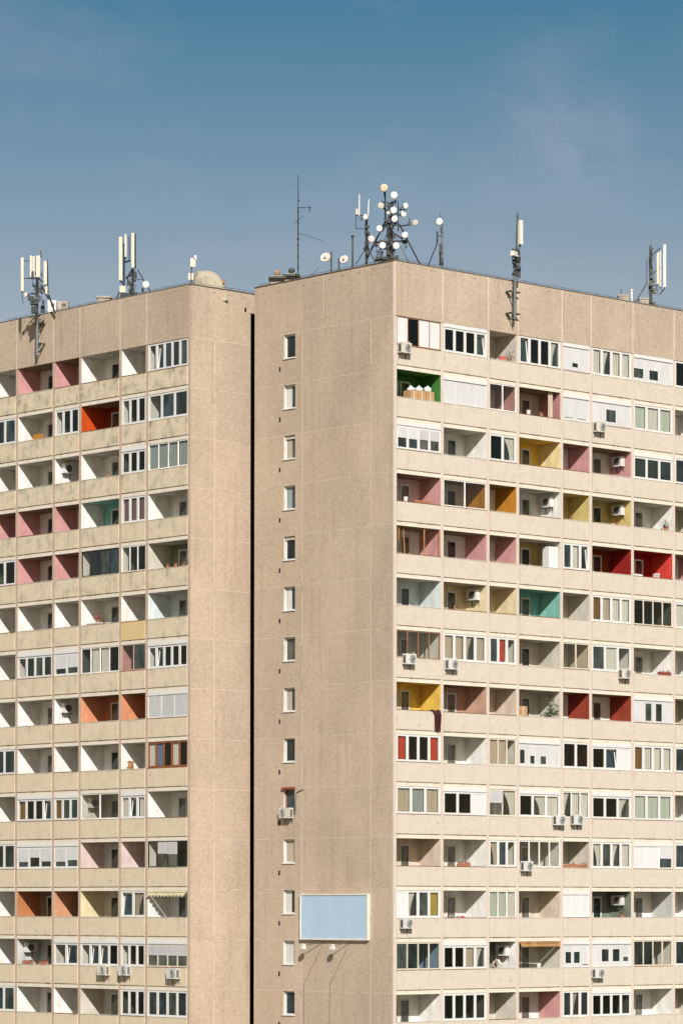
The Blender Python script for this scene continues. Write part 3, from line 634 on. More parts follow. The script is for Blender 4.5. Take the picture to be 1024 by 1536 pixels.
def flower_box(fn, u, r, ln, label, mt='terracotta'):
    o = thing('flower_box', label, 'flower box', fn(u, .0, ztop(r)), None)
    mb = MB(fn); mb.box(u - ln / 2, u + ln / 2, -.07, .10, ztop(r) + .003, ztop(r) + .16); mb.build('trough', [mt], o)
    mb = MB(); rnd = random.Random(int(u * 37))
    for k in range(70):
        p = fn(u + rnd.uniform(-.5, .5) * ln, rnd.uniform(-.06, .09), ztop(r) + .16 + abs(rnd.gauss(0, .05)))
        e1 = Vector((rnd.uniform(-1, 1), rnd.uniform(-1, 1), rnd.uniform(-.6, 1))).normalized() * .05; e2 = e1.orthogonal().normalized() * .03
        mb.f.append([mb.pt(p - e1, 1), mb.pt(p + e2, 1), mb.pt(p + e1, 1), mb.pt(p - e2, 1)]); mb.m.append(1 if rnd.random() < .5 else 0)
    mb.build('flowers', ['leaf', 'flower_red'], o)
# green loggia: three cartons with white bags on top
zf1 = -H * 2 + .128
for k, (u, lb) in enumerate(((1.75, 'left carton of three in the green loggia'), (2.35, 'middle carton of three in the green loggia'), (2.98, 'right carton of three in the green loggia'))):
    o = thing('cardboard_box', lb, 'box', fR(u, .55, zf1), 'cartons in the green loggia')
    mb = MB(fR); mb.box(u - .28, u + .28, .25, .80, zf1, zf1 + 1.62 + .03 * k); mb.build('carton', ['cardboard'], o)
    mb = MB(fR); mb.box(u - .03, u + .03, .246, .804, zf1 + .01, zf1 + 1.624 + .03 * k); mb.build('tape', ['frame_cream'], o)
    o = thing('plastic_bag', ('left', 'middle', 'right')[k] + ' one of the white bags lying on the cartons in the green loggia', 'bag', fR(u, .5, zf1 + 1.63 + .03 * k), 'bags on the cartons')
    mb = MB(); c = fR(u, .5, zf1 + 1.625 + .03 * k); mb.lathe(c, (.1 * (k - 1), 0, 1), [(0, .2), (.06, .25 - .02 * k), (.13 + .03 * k, .22), (.2 + .03 * k, .12), (.24 + .03 * k, .05), (.28 + .02 * k, .08)], 14); mb.build('bag', ['bag_white'], o, smooth=True)
# top storey: red bucket and dark plant
o = thing('bucket', 'red bucket behind the parapet of the open top storey loggia', 'bucket', fR(8.55, .3, ztop(0) - .05)); mb = MB(); mb.lathe(fR(8.55, .3, ztop(0) - .2), (0, 0, 1), [(0, .15), (.45, .2), (.47, .21)], 14); mb.build('pail', ['laundry_red'], o)
plant(fR, 9.0, .2, ztop(0) + .003, .75, 'dark bushy plant beside the red bucket on the top storey')
plant(fR, 11.3, .0, ztop(1) + .003, .4, 'small plant on the parapet of the open loggia with the dark pink wall')
o = thing('curtain', 'beige curtain hanging beside the dark pink wall of an open loggia', 'curtain', fR(12.3, .2, -H)); mb = MB(fR); curtain(mb, 12.1, 12.5, -H * 2 + .14, -H - .09, .2, amp=.04); mb.build('cloth', ['curtain_b'], o)
o = thing('blanket', 'rust red blanket over the parapet of the pink loggia under the shuttered one', 'blanket', fR(2.1, .0, ztop(3))); mb = MB(fR); mb.box(1.55, 2.75, -.05, .08, ztop(3) + .004, ztop(3) + .12); mb.build('cloth', ['terracotta'], o, weld=True)
plant(fR, 21.9, .15, ztop(3) + .003, .9, 'dark plant at the right end of the white loggia below the white three pane window')
for k, (u, lb, z0, dd) in enumerate(((.52, 'leftmost wooden pole in the corner loggia, ending high up', -12.10, .15), (.95, 'second wooden pole from the corner in the pink loggia', -13.5, .25), (2.35, 'wooden pole in the middle of the pink corner loggia', -13.8, .08), (3.44, 'wooden pole against the pink wall of the corner loggia', -13.8, .04))):
    o = thing('wooden_pole', lb, 'pole', fR(u, dd, z0), 'wooden poles in the corner loggia'); mb = MB(); mb.tube(fR(u + .15 * (k == 1), dd, z0), fR(u, dd, -11.30), .038, 6); mb.build('pole', ['wood'], o)
o = thing('cabinet', 'tall white cabinet against the side wall of the cream loggia', 'cabinet', fR(12.45, .35, -13.87)); mb = MB(fR); mb.box(12.1, 12.82, .12, .62, -13.87, -11.55); mb.build('carcass', ['pvc'], o); mb = MB(fR); mb.box(12.13, 12.45, .10, .117, -13.8, -11.6); mb.box(12.47, 12.79, .10, .117, -13.8, -11.6); mb.build('door', ['paint_white'], o)
# white garden chair in the red loggia
def chair(fn, u, d, zf, mt, label, s=1.0):
    o = thing('chair', label, 'chair', fn(u, d, zf))
    mb = MB(fn); mb.box(u - .22 * s, u + .22 * s, d - .22, d + .22, zf + .44 * s, zf + .48 * s); mb.build('seat', [mt], o)
    mb = MB(fn); 
    for k in range(4): mb.box(u + .18 * s, u + .22 * s, d - .2 + k * .11, d - .13 + k * .11, zf + .48 * s, zf + 1.0 * s)
    mb.box(u + .175 * s, u + .225 * s, d - .22, d + .22, zf + 1.0 * s, zf + 1.08 * s); mb.build('backrest', [mt], o)
    for a in (-.2, .2):
        for b_ in (-.2, .2): mb = MB(fn); mb.box(u + a * s - .02, u + a * s + .02, d + b_ - .02, d + b_ + .02, zf, zf + .44 * s); mb.build('leg', [mt], o)
chair(fR, 21.3, .6, -13.87, 'pvc', 'white garden chair in the bright red loggia', 1.35)
o = thing('cupboard', 'low white cupboard at the back of the bright red loggia', 'cupboard', fR(20.3, 1.2, -13.87)); mb = MB(fR); mb.box(19.95, 20.75, .95, 1.45, -13.87, -12.5); mb.build('carcass', ['pvc'], o); mb = MB(fR); mb.box(19.98, 20.33, .93, .947, -13.8, -12.55); mb.box(20.36, 20.72, .93, .947, -13.8, -12.55); mb.build('door', ['paint_white'], o)
# dark garment drying over the parapet of the yellow loggia
o = thing('garment', 'dark brown garment hung over the parapet of the yellow loggia', 'clothes', fR(3.2, -.1, -21.14))
mb = MB(fR); n = 10; top = ztop(7)
prof = [(.22, top - .25), (.12, top + .02), (.0, top + .05), (-.09, top + .01), (-.11, top - .2), (-.12, top - .5), (-.10, top - .85), (-.12, top - 1.10)]
for j in range(len(prof) - 1):
    for i in range(n):
        def wv_(i, j):
            wd = (.55, .6, .62, .6, .5, .48, .44, .42)[j]; return 3.0 + .13 * (j > 3) + wd * (i / n - .35)
        q = [(wv_(i, j), prof[j][0] + .02 * math.sin(i * 1.7), prof[j][1] + .03 * math.sin(i * .9)), (wv_(i + 1, j), prof[j][0] + .02 * math.sin((i + 1) * 1.7), prof[j][1] + .03 * math.sin((i + 1) * .9)),
             (wv_(i + 1, j + 1), prof[j + 1][0] + .02 * math.sin((i + 1) * 1.7), prof[j + 1][1] + .03 * math.sin((i + 1) * .9)), (wv_(i, j + 1), prof[j + 1][0] + .02 * math.sin(i * 1.7), prof[j + 1][1] + .03 * math.sin(i * .9))]
        mb.quad(q)
g = mb.build('cloth', ['cloth_dark'], o, smooth=True, weld=True)
o = thing('cardboard_box', 'pale cardboard box standing in the ivory loggia left of the brick red ones', 'box', fR(10.1, .3, -22.27)); mb = MB(fR); mb.box(9.75, 10.35, .1, .6, -22.27, -20.6); mb.build('carton', ['cardboard'], o); mb = MB(fR); mb.box(10.02, 10.08, .096, .604, -22.26, -20.596); mb.build('tape', ['frame_cream'], o)
plant(fR, 12.35, .2, ztop(7) - .25, 1.5, 'small green tree in the ivory loggia left of the brick red ones', pot=True, name='potted_tree')
flower_box(fR, 21.6, 6, 1.0, 'flower box with red blooms on the far right parapet, level with the glazed storey', 'hood_red')
flower_box(fR, 14.1, 10, 1.9, 'long red flower box on the parapet of the small ivory loggia')
flower_box(fR, 5.3, 10, .9, 'short flower box in front of the dark balcony door, lower right facade')
plant(fR, 18.1, .1, ztop(11) + .003, .8, 'bushy plant on the parapet of the dull green loggia')
plant(fR, 17.9, .3, ztop(3) + .003, .5, 'red flowering plant in the wide olive yellow loggia', red=True)
# a person bent over the parapet of an open loggia on the lowest storey
def skin(name, verts, edges, mt, parent, root_i=0, sub=2):
    me = bpy.data.meshes.new(name); off = parent.location if parent.parent is None else parent.parent.location
    me.from_pydata([tuple(Vector(v[:3]) - off) for v in verts], edges, []); me.materials.append(M(mt))
    ob = bpy.data.objects.new(name, me); link(ob); ob.parent = parent
    sk = ob.modifiers.new('skin', 'SKIN'); sk.use_smooth_shade = True
    if not me.skin_vertices: me.attributes.new('skin', 'FLOAT', 'POINT') if False else None
    for i, v in enumerate(verts):
        d = me.skin_vertices[0].data[i]; r = v[3]; d.radius = (r, v[4] if len(v) > 4 else r); d.use_root = (i == root_i)
    sm = ob.modifiers.new('smooth', 'SUBSURF'); sm.levels = sub; sm.render_levels = sub
    return ob
zfl = -H * 13 + .128; o = thing('person', 'person in a white and red top bent over a parapet near the bottom', 'person', fR(8.25, .5, zfl))
V = [(8.25, .55, zfl + .95, .15, .12), (8.17, .42, zfl + 1.22, .13, .11), (8.08, .26, zfl + 1.50, .15, .11), (7.96, .13, zfl + 1.60, .07), (7.86, .05, zfl + 1.55, .06), (7.79, -.01, zfl + 1.45, .10, .09), (7.75, -.05, zfl + 1.36, .075),
     (8.15, .55, zfl + .85, .09), (8.16, .52, zfl + .48, .065), (8.16, .58, zfl + .09, .045), (8.14, .42, zfl + .035, .035), (8.36, .55, zfl + .85, .09), (8.38, .52, zfl + .48, .065), (8.38, .60, zfl + .09, .045), (8.37, .44, zfl + .035, .035),
     (8.20, .13, zfl + 1.50, .065), (8.22, .02, zfl + 1.28, .045), (8.08, -.01, zfl + 1.145, .032), (8.02, -.02, zfl + 1.13, .034, .02),
     (7.92, .28, zfl + 1.46, .065), (7.84, .24, zfl + 1.24, .045), (7.76, .03, zfl + 1.15, .032), (7.72, -.01, zfl + 1.135, .034, .02),
     (7.76, -.10, zfl + 1.42, .018)]
E_ = [(0, 1), (1, 2), (2, 3), (3, 4), (4, 5), (5, 6), (0, 7), (7, 8), (8, 9), (9, 10), (0, 11), (11, 12), (12, 13), (13, 14), (2, 15), (15, 16), (16, 17), (17, 18), (2, 19), (19, 20), (20, 21), (21, 22), (5, 23)]
for hi, sg in ((18, 0), (22, 0)):
    h_ = V[hi]
    for q in range(5):
        dx, dy = (-.05 - .012 * (1.5 - abs(q - 2)), (q - 2) * .017) if q < 4 else (-.012, -.045)
        i0 = len(V); V.append((h_[0] + dx * .5, h_[1] + dy, h_[2] + .006, .009)); V.append((h_[0] + dx, h_[1] + dy * 1.1, h_[2] - .012, .0075)); E_ += [(hi, i0), (i0, i0 + 1)]
skin('body', V, E_, 'skin', o)
T = [(8.25, .55, zfl + .98, .165, .135), (8.17, .42, zfl + 1.22, .15, .13), (8.08, .26, zfl + 1.50, .165, .13), (7.98, .14, zfl + 1.59, .085), (8.20, .13, zfl + 1.50, .08), (8.215, .05, zfl + 1.34, .06), (7.92, .28, zfl + 1.46, .08), (7.86, .25, zfl + 1.29, .06)]
skin('shirt', T, [(0, 1), (1, 2), (2, 3), (2, 4), (4, 5), (2, 6), (6, 7)], 'bag_white', o)
skin('vest_panel', [(8.21, .30, zfl + 1.40, .075, .10), (8.25, .42, zfl + 1.22, .075, .10)], [(0, 1)], 'laundry_red', o)
skin('trousers', [(8.25, .55, zfl + .94, .165, .14), (8.15, .55, zfl + .85, .105), (8.16, .52, zfl + .48, .08), (8.16, .58, zfl + .12, .065), (8.36, .55, zfl + .85, .105), (8.38, .52, zfl + .48, .08), (8.38, .60, zfl + .12, .065)], [(0, 1), (1, 2), (2, 3), (0, 4), (4, 5), (5, 6)], 'paint_navy', o)
skin('hair', [(7.84, .03, zfl + 1.53, .095), (7.80, -.00, zfl + 1.47, .118, .105), (7.79, .02, zfl + 1.38, .09), (7.78, .03, zfl + 1.30, .05)], [(0, 1), (1, 2), (2, 3)], 'hair_brown', o)
for u, r, mt, lb in ((10.35, 1, 'bag_white', 'white pail on the parapet of the loggia with the dark pink wall'), (.9, 3, 'bag_white', 'small white pail in the pale pink corner loggia, fourth storey down'), (11.2, 12, 'bag_white', 'white pail in the ivory loggia under the brown awning')):
    o = thing('pail', lb, 'pail', fR(u, .02, ztop(r))); mb = MB(); mb.lathe(fR(u, .02, ztop(r) + .003), (0, 0, 1), [(0, .10), (.2, .13), (.22, .14)], 12); mb.build('bucket', [mt], o); mb = MB(); mb.lathe(fR(u, .02, ztop(r) + .225), (0, 0, 1), [(0, .14), (.015, .13)], 12); mb.build('lid', ['frame_cream'], o)
plant(fR, 4.6, .02, ztop(5) + .003, .4, 'small plant on the parapet of the cream yellow loggia beside the pale blue one')
plant(fR, 13.8, .05, ztop(3) + .003, .35, 'small plant on the parapet of the narrow olive yellow loggia')
plant(fL, 20.2, .02, ztop(2) + .003, .45, 'small plant on a stained parapet below the orange loggia')
chair(fR, 6.0, .7, -H * 9 + .128, 'pvc', 'white chair standing in the open white loggia below the brown pink one', 1.1)
o = thing('drying_rack', 'white drying rack with towels in the open white loggia near the bottom', 'drying rack', fR(5.6, .6, -H * 12 + .128))
zz = -H * 12 + .128
mb = MB(fR)
for k in range(6): mb.box(4.95, 6.25, .35 + k * .09, .362 + k * .09, zz + 1.22, zz + 1.232)
for u_ in (5.0, 6.2): mb.box(u_ - .012, u_ + .012, .33, .82, zz + 1.205, zz + 1.22); mb.tube(fR(u_, .35, zz), fR(u_, .8, zz + 1.21), .014); mb.tube(fR(u_, .8, zz), fR(u_, .35, zz + 1.21), .014)
mb.build('frame', ['pvc'], o)
for k, (u_, mt) in enumerate(((5.2, 'curtain_g'), (5.62, 'laundry_red'), (5.95, 'bag_white'))): mb = MB(fR); curtain(mb, u_ - .15, u_ + .15, zz + .75, zz + 1.24, .35 + .09 * k, amp=.012); mb.build('towel', [mt], o)
def roll_blind(fn, a, b, r, mt, label, drop, fringe):
    o = thing('awning', label, 'awning', fn((a + b) / 2, -.05, -H * r - .1))
    mb = MB(); mb.tube(fn(a, -.06, -H * r - .14), fn(b, -.06, -H * r - .14), .055, 10); mb.build('roller', [mt], o)
    mb = MB(fn); n = 22
    for k in range(n):
        u0 = a + (b - a) * k / n; u1 = a + (b - a) * (k + 1) / n; dz = .07 if k % 2 and fringe else 0
        mb.quad([(u0, -.07, -H * r - .16), (u1, -.07, -H * r - .16), (u1, -.16, -H * r - drop - dz), (u0, -.16, -H * r - drop - dz)])
    mb.build('cloth', [mt], o)
roll_blind(fL, 13.15, 16.45, 11, 'awning_yellow', 'short yellow awning with a scalloped fringe over a white loggia of the left block', .33, True)
roll_blind(fR, 9.65, 12.8, 12, 'awning_wood', 'brown rolled awning hanging in an ivory loggia near the bottom of the right block', .36, False)
o = thing('window_hood', 'dull red metal hood over the small gable window with the air conditioner', 'hood', fG(8.37, -.05, -25.2)); mb = MB(fG); mb.quad([(7.85, -.005, -25.13), (8.90, -.005, -25.13), (8.92, -.13, -25.20), (7.83, -.13, -25.20)]); mb.quad([(7.83, -.13, -25.20), (8.92, -.13, -25.20), (8.92, -.13, -25.27), (7.83, -.13, -25.27)]); mb.quad([(7.85, -.005, -25.14), (8.90, -.005, -25.14), (8.92, -.125, -25.27), (7.83, -.125, -25.27)]); mb.build('sheet', ['hood_red'], o)
o = thing('cable', 'loose grey cable looping from the red hooded gable window', 'cable', fG(7.6, -.04, -25.5)); mb = MB()
pp = [(7.15, -25.30), (7.45, -25.36), (7.72, -25.45), (7.78, -25.9), (7.76, -26.4), (7.86, -26.7)]
for a, b in zip(pp, pp[1:]): mb.tube(fG(a[0], -.05, a[1]), fG(b[0], -.05, b[1]), .022, 6)
mb.build('wire', ['steel_grey'], o)
# left block
o = thing('board', 'ochre board leaning in the white loggia, upper left of the left block', 'board', fL(27.3, .5, -5.47)); mb = MB(fL); mb.box(26.9, 27.75, .45, .5, -5.47, -3.95); mb.build('panel', ['paint_ochre'], o)
o = thing('table', 'small white table in the loggia with a red plant, left block', 'table', fL(21.6, .3, -16.67)); mb = MB(fL); mb.box(20.9, 22.3, .1, .8, -15.48, -15.42); mb.build('tabletop', ['pvc'], o)
for a in (20.97, 22.2):
    for b_ in (.15, .72): mb = MB(fL); mb.box(a, a + .05, b_, b_ + .05, -16.67, -15.48); mb.build('leg', ['pvc'], o)
plant(fL, 21.6, .4, -15.418, .7, 'red flowering plant standing on the white table', red=True)
plant(fL, 20.9, .3, ztop(5) + .003, .6, 'dark green plant on the parapet right of the white table')
chair(fL, 18.3, .35, -24.5, 'wood', 'small wooden chair in a white loggia of the left block', .95)
for k, u in enumerate((13.6, 14.3, 15.0)): plant(fL, u, .15, ztop(4) + .003, .5, ('nearest the corner', 'middle one', 'farthest from the corner')[k] + ' of three plants on the parapet of the green loggia, left block', red=(k == 1), group='plants on one parapet of the left block')
flower_box(fL, 27.6, 12, .9, 'terracotta flower box at the far left of the lowest storey'); flower_box(fL, 26.1, 12, .7, 'shorter terracotta flower box right of the longer one on the lowest storey')

# ------------------------------------------------------------------ blank billboard with floodlights on the gable
o = thing('billboard', 'blank pale blue billboard in a white frame low on the gable', 'billboard', fG(4.55, -.15, -33.6))
y0, y1_, z0, z1 = 1.81, 7.28, -33.57, -31.05
mb = MB(fG); mb.box(y0 + .08, y1_ - .08, -.16, -.05, z0 + .08, z1 - .08); mb.build('panel', ['board_blue'], o)
mb = MB(fG)
for q in ((y0, y1_, z0, z0 + .08), (y0, y1_, z1 - .08, z1), (y0, y0 + .08, z0 + .08, z1 - .08), (y1_ - .08, y1_, z0 + .08, z1 - .08)): mb.box(q[0], q[1], -.20, -.02, q[2], q[3])
mb.build('frame', ['board_frame'], o)
for k, (y, ya) in enumerate(((6.55, 5.5), (4.2, 3.4))):
    l = thing('floodlight', ('left', 'right')[k] + ' white floodlight on an arm below the blue billboard', 'floodlight', fG(y, -.8, -34.0), 'floodlights below the billboard')
    mb = MB(); mb.tube(fG(ya, -.02, -33.68), fG(y, -.55, -33.9), .022, 6); mb.build('arm', ['steel_grey'], l)
    mb = MB(fG); mb.box(y - .12, y + .12, -.66, -.48, -34.08, -33.86); mb.lathe(fG(y, -.56, -33.86), (.3, 0, 1), [(0, .10), (.05, .12)], 10); mb.build('housing', ['antenna_white'], l)
    c = thing('cable', ('left', 'right')[k] + ' slanting cable on the gable below the billboard', 'cable', fG(ya + 1, -.02, -35), 'cables below the billboard'); mb = MB(); mb.tube(fG(ya, -.02, -33.7), fG(ya + 1.6, -.02, -36.0), .008, 5); mb.tube(fG(ya + 1.6, -.02, -36.0), fG(ya + 1.65, -.02, -39), .008, 5); mb.build('wire', ['cable'], c)
# ------------------------------------------------------------------ roof: aerials, dishes, vents (metres: right of the corner, height)
def bars(lst, w, mt, root, name='strut', n=6, jit=.0):
    mb = MB()
    for p, q, r in lst: mb.tube(at(p[0], w, p[1]), at(q[0], w, q[1]), r, n)
    return mb.build(name, [mt], root)
def boxes(lst, w, mt, root, name):
    for a, z, bw, bh in lst:
        mb = MB(); mb.obox(at(a, w, z), RH, FH, bw / 2, bw / 2, bh / 2); mb.build(name, [mt], root)
def dish(a, w, z, r, mt, root, yaw=0.0, name='dish', depth=.5):
    # drum antenna: shallow white radome in front, metal drum and bracket behind
    ax = (-FH + RH * yaw + Vector((0, 0, -.12))).normalized(); c = at(a, w, z)
    mb = MB(); mb.lathe(c - ax * r * depth, ax, [(0, r * .55), (r * .12, r * .9), (r * depth, r), (r * (depth + .1), r * .97)], 20); d = mb.build(name, ['radome_grey'], root)
    mb = MB(); mb.lathe(c + ax * r * .105, ax, [(0, r * .96), (r * .05, r * .8), (r * .09, r * .45), (r * .1, .01)], 20); mb.build('radome', [mt], d, smooth=True)
    mb = MB(); mb.tube(c - ax * r * depth, c - ax * (r * depth + .25), r * .28, 8); mb.tube(c - ax * (r * depth + .22) - Vector((0, 0, r * .6)), c - ax * (r * depth + .22) + Vector((0, 0, r * .6)), .03, 6); mb.build('mount', ['steel_dark'], d)
    return d
def pole(a, w, z0, z1, r, mt, root, name='pole', n=10): mb = MB(); mb.tube(at(a, w, z0), at(a, w, z1), r, n); return mb.build(name, [mt], root)
def panel(lst, w, mt, root, name='panel_antenna', deep=.12):
    for p, q, bw in lst:
        ax = at(q[0], w, q[1]) - at(p[0], w, p[1]); mb = MB(); c = (at(q[0], w, q[1]) + at(p[0], w, p[1])) / 2; h = ax.length / 2
        mb.obox(c, RH, FH, bw / 2, deep / 2, h); e = mb.build(name, [mt], root)
        mb = MB(); mb.obox(c + Vector((0, 0, -h - .06)), RH, FH, bw * .25, deep * .25, .06); mb.build('connector', ['steel_dark'], e)

ZR = 2.3
t = thing('antenna_tower', 'lattice antenna tower crowded with white drum dishes at the roof corner', 'antenna tower', at(-.13, 4.4, ZR))
pole(-.13, 4.4, ZR, 6.19, .09, 'steel_dark', t)
mb = MB()
for k in range(3):
    an = k * 2.094 + .4; x = Vector((math.cos(an), math.sin(an), 0)) * .22
    mb.tube(at(-.13, 4.4, ZR) + x, at(-.13, 4.4, 5.9) + x * .7, .03, 6)
for k in range(9):
    z = ZR + k * .42
    for j in range(3):
        a0 = j * 2.094 + .4; a1 = a0 + 2.094; f0 = 1 - .3 * k / 9; f1 = 1 - .3 * (k + 1) / 9
        mb.tube(at(-.13, 4.4, z) + Vector((math.cos(a0), math.sin(a0), 0)) * .22 * f0, at(-.13, 4.4, z + .42) + Vector((math.cos(a1), math.sin(a1), 0)) * .22 * f1, .016, 5)
mb.build('lattice', ['steel_dark'], t)
bars(TOWER_BAR[1:], 4.35, 'steel_dark', t)
boxes(TOWER_BOX, 4.3, 'steel_dark', t, 'radio_unit')
for i, (a, z, r, c) in enumerate(TOWER_DISH): dish(a, 3.8 - .12 * (i % 3), z, r, 'radome_' + c, t, yaw=(.55 if i in (5, 6) else random.uniform(-.25, .15)))
for a, b in ((1.5, -.6), (-1.6, -.2), (.2, 1.9)): mb = MB(); mb.tube(at(-.13, 4.4, 5.6), at(a, 4.4 + b, ZR), .03, 6); mb.build('leg', ['steel_grey'], t)

def clutter(root, a, w, z0, z1, n, sd, mt='steel_dark', spread=.22):
    # small radio boxes, clamps and loose feeder cables round a mast
    rr = random.Random(sd); mb = MB()
    for k in range(n):
        z = rr.uniform(z0, z1); b_ = rr.uniform(.035, .09); mb.obox(at(a + rr.uniform(-spread, spread), w - rr.uniform(.05, .3), z), RH, FH, b_, b_, b_ * rr.uniform(.7, 2.2))
    mb.build('clamp', [mt], root)
    mb = MB()
    for k in range(max(2, n // 3)):
        p = (a + rr.uniform(-.08, .08), z0); m_ = 6
        for j in range(m_):
            q = (a + rr.uniform(-spread, spread) * .9, z0 + (z1 - z0) * (j + 1) / m_)
            mb.tube(at(p[0], w - .14, p[1]), at(q[0], w - .14, q[1]), .016, 5); p = q
    mb.build('feeder_cable', ['cable'], root)
clutter(t, -.13, 4.2, 3.2, 6.9, 26, 3, spread=.38); clutter(t, -.75, 4.2, 3.5, 4.8, 7, 4, spread=.2); clutter(t, .6, 4.2, 4.3, 5.4, 6, 5, spread=.2)
t = thing('whip_antenna_mast', 'dark mast with two white whip aerials left of the dish tower', 'antenna mast', at(-1.46, 4.4, ZR))
pole(-1.44, 4.4, ZR, 6.23, .075, 'steel_green', t); bars(WHIP_BAR, 4.35, 'steel_dark', t)
for p, q in WHIP_ROD: mb = MB(); mb.tube(at(q[0], 4.3, q[1]), at(p[0], 4.3, p[1]), .035, 6); mb.build('whip', ['antenna_white'], t)
dish(WHIP_DISH[0], 3.9, WHIP_DISH[1], .16, 'radome_white', t, -.4)
boxes([(-1.97, 6.4, .12, .3)], 4.3, 'antenna_cream', t, 'radio_unit'); boxes([(-1.72, 6.02, .1, .16), (-1.46, 4.6, .2, .3), (-2.03, 5.7, .06, .14)], 4.3, 'steel_dark', t, 'bracket')
clutter(t, -1.44, 4.35, 3.4, 6.1, 8, 6, spread=.14)
t = thing('pole', 'short thick brownish pole between the round lamps and the dish tower', 'pole', at(-2.2, 5, ZR)); pole(-2.2, 5, ZR, 5.15, .055, 'steel_green', t, 'shaft'); pole(-2.2, 5, 5.15, 5.24, .09, 'steel_dark', t, 'cap')
for (a, z), (pa, pt_, pb), r, lb in ((DISH_A, (-3.38, 4.45, ZR), .29, 'larger round white dish on a post at the roof edge, left of the dish tower'), (DISH_B, (-2.95, 4.1, ZR), .245, 'smaller round dish with a dark underside at the roof edge, nearer the dish tower')):
    t = thing('dish_antenna', lb, 'dish antenna', at(pa, 5.6, ZR), 'round dishes at the roof edge')
    pole(pa, 5.6, ZR, pt_, .05, 'steel_green', t); c = at(a, 5.45, z); ax = (-FH + RH * -.35 + Vector((0, 0, .5))).normalized()
    mb = MB(); n = 8; prof = [(-r * .75 + r * .8 * k / n, r * math.sqrt(max(0, 1 - (1 - k / n) ** 2))) for k in range(n + 1)] + [(r * .03, r * .9), (-.08, r * .5)]
    mb.lathe(c, ax, prof, 24); d = mb.build('reflector', ['radome_pink'], t, smooth=True)
    mb = MB(); mb.lathe(c + ax * .04, ax, [(0, r * .3), (.1, r * .22), (.16, .02)], 12); mb.build('feed', ['radome_white'], d)
    mb = MB(); mb.tube(at(pa, 5.6, z), c - ax * r * .5, .03); mb.build('mount', ['steel_dark'], t)
t = thing('television_aerial', 'tall thin television aerial mast above the gable', 'aerial', at(-5.24, 7.6, ZR))
pole(-5.235, 7.6, ZR, 7.3, .035, 'steel_dark', t); pole(-5.238, 7.6, 7.3, 9.13, .022, 'steel_dark', t)
bars(AERIAL[1:], 7.58, 'steel_dark', t, 'boom')
mb = MB()
for k in range(7): z = 3.3 + k * .62; mb.tube(at(-5.235, 7.6, z), at(-5.235, 7.6, z + .09), .055, 6)
mb.build('clamp', ['steel_dark'], t)
mb = MB()
for k in range(5): a = -5.05 + k * .13; mb.tube(at(a, 7.45, 7.3), at(a, 7.72, 7.3), .012, 4)
mb.build('dipole', ['steel_dark'], t)
for (a, z, wd, mt, lb) in ((-6.42, 3.72, .98, 'cowl_clay', 'roof vent with a terracotta cowl at the left end of the gable roof'), (-5.62, 3.84, .98, 'steel_green', 'roof vent with a dark cowl beside the terracotta one')):
    t = thing('roof_vent', lb, 'roof vent', at(a, 9, ZR), 'roof vents on the right block')
    mb = MB(); mb.obox(at(a, 9, (z + ZR) / 2 - .12), RH, FH, wd * .40, .4, (z - ZR) / 2 - .12); mb.build('shaft', ['vent_concrete'], t)
    mb = MB(); mb.obox(at(a, 9, z - .28), RH, FH, wd * .44, .46, .07); mb.build('opening', ['dark_hole'], t)
    mb = MB(); mb.obox(at(a, 9, z - .13), RH, FH, wd * .5, .5, .055); mb.obox(at(a, 9, z - .055), RH, FH, wd * .4, .4, .022, 1); mb.build('cap_slab', ['steel_green', 'vent_concrete'], t)
    mb = MB(); mb.lathe(at(a, 9, z - .03), (0, 0, 1), [(0, .13), (.12, .13), (.17, .19), (.28, .18), (.36, .1), (.39, .02)], 14); mb.build('cowl', [mt], t, smooth=True)
t = thing('antenna_mast', 'slim mast with one white dish right of the dish tower', 'antenna mast', at(2.73, 4.4, ZR))
pole(2.72, 4.4, ZR, 6.12, .055, 'steel_grey', t); bars(POST_MAST[1:], 4.38, 'steel_dark', t); dish(POST_DISH[0], 4.1, POST_DISH[1], .21, 'radome_white', t, -.2); boxes([(2.62, 4.4, .16, .5), (2.66, 5.4, .12, .3), (2.45, 5.05, .1, .35), (2.7, 3.7, .16, .3)], 4.3, 'steel_dark', t, 'radio_unit')
# mast clamped to the right facade attic
t = thing('antenna_mast', 'mast clamped in front of the right attic with a tall white panel antenna', 'antenna mast', fR(8.85, -.40, .75))
mb = MB(); mb.tube((8.80, -.42, .75), (8.83, -.42, 3.1), .085, 10); mb.build('pole', ['steel_grey'], t)
mb = MB(); mb.tube((8.86, -.42, 3.1), (9.03, -.42, 6.55), .055, 10); mb.tube((9.03, -.42, 6.55), (9.03, -.42, 6.75), .02, 6); mb.build('upper_pole', ['steel_green'], t)
for z in (2.26, 1.06):
    mb = MB(); mb.box(8.40, 9.25, -.40, -.34, z - .03, z + .05); mb.box(8.45, 8.55, -.40, -.034, z - .03, z + .04); mb.box(9.1, 9.2, -.40, -.034, z - .03, z + .04); mb.tube((8.80, -.40, z - .55), (8.62, -.05, z), .035); mb.tube((8.80, -.40, z - .55), (8.98, -.05, z), .035); mb.build('bracket', ['steel_green'], t)
mb = MB(); mb.box(9.10, 9.33, -.55, -.38, 4.93, 6.27); e = mb.build('panel_antenna', ['antenna_white'], t); mb = MB(); mb.box(9.12, 9.2, -.5, -.42, 4.78, 4.93); mb.build('connector', ['steel_dark'], e)
mb = MB(); mb.obox((8.42, -.75, 4.27), (.9, .3, -.0), (-.3, .9, 0), .24, .12, .13); mb.build('camera_housing', ['antenna_white'], t); mb = MB(); mb.tube((8.30, -.80, 4.08), (8.2, -.82, 4.0), .05); mb.tube((8.6, -.6, 4.2), (8.9, -.42, 4.15), .03); mb.build('camera_arm', ['steel_dark'], t)
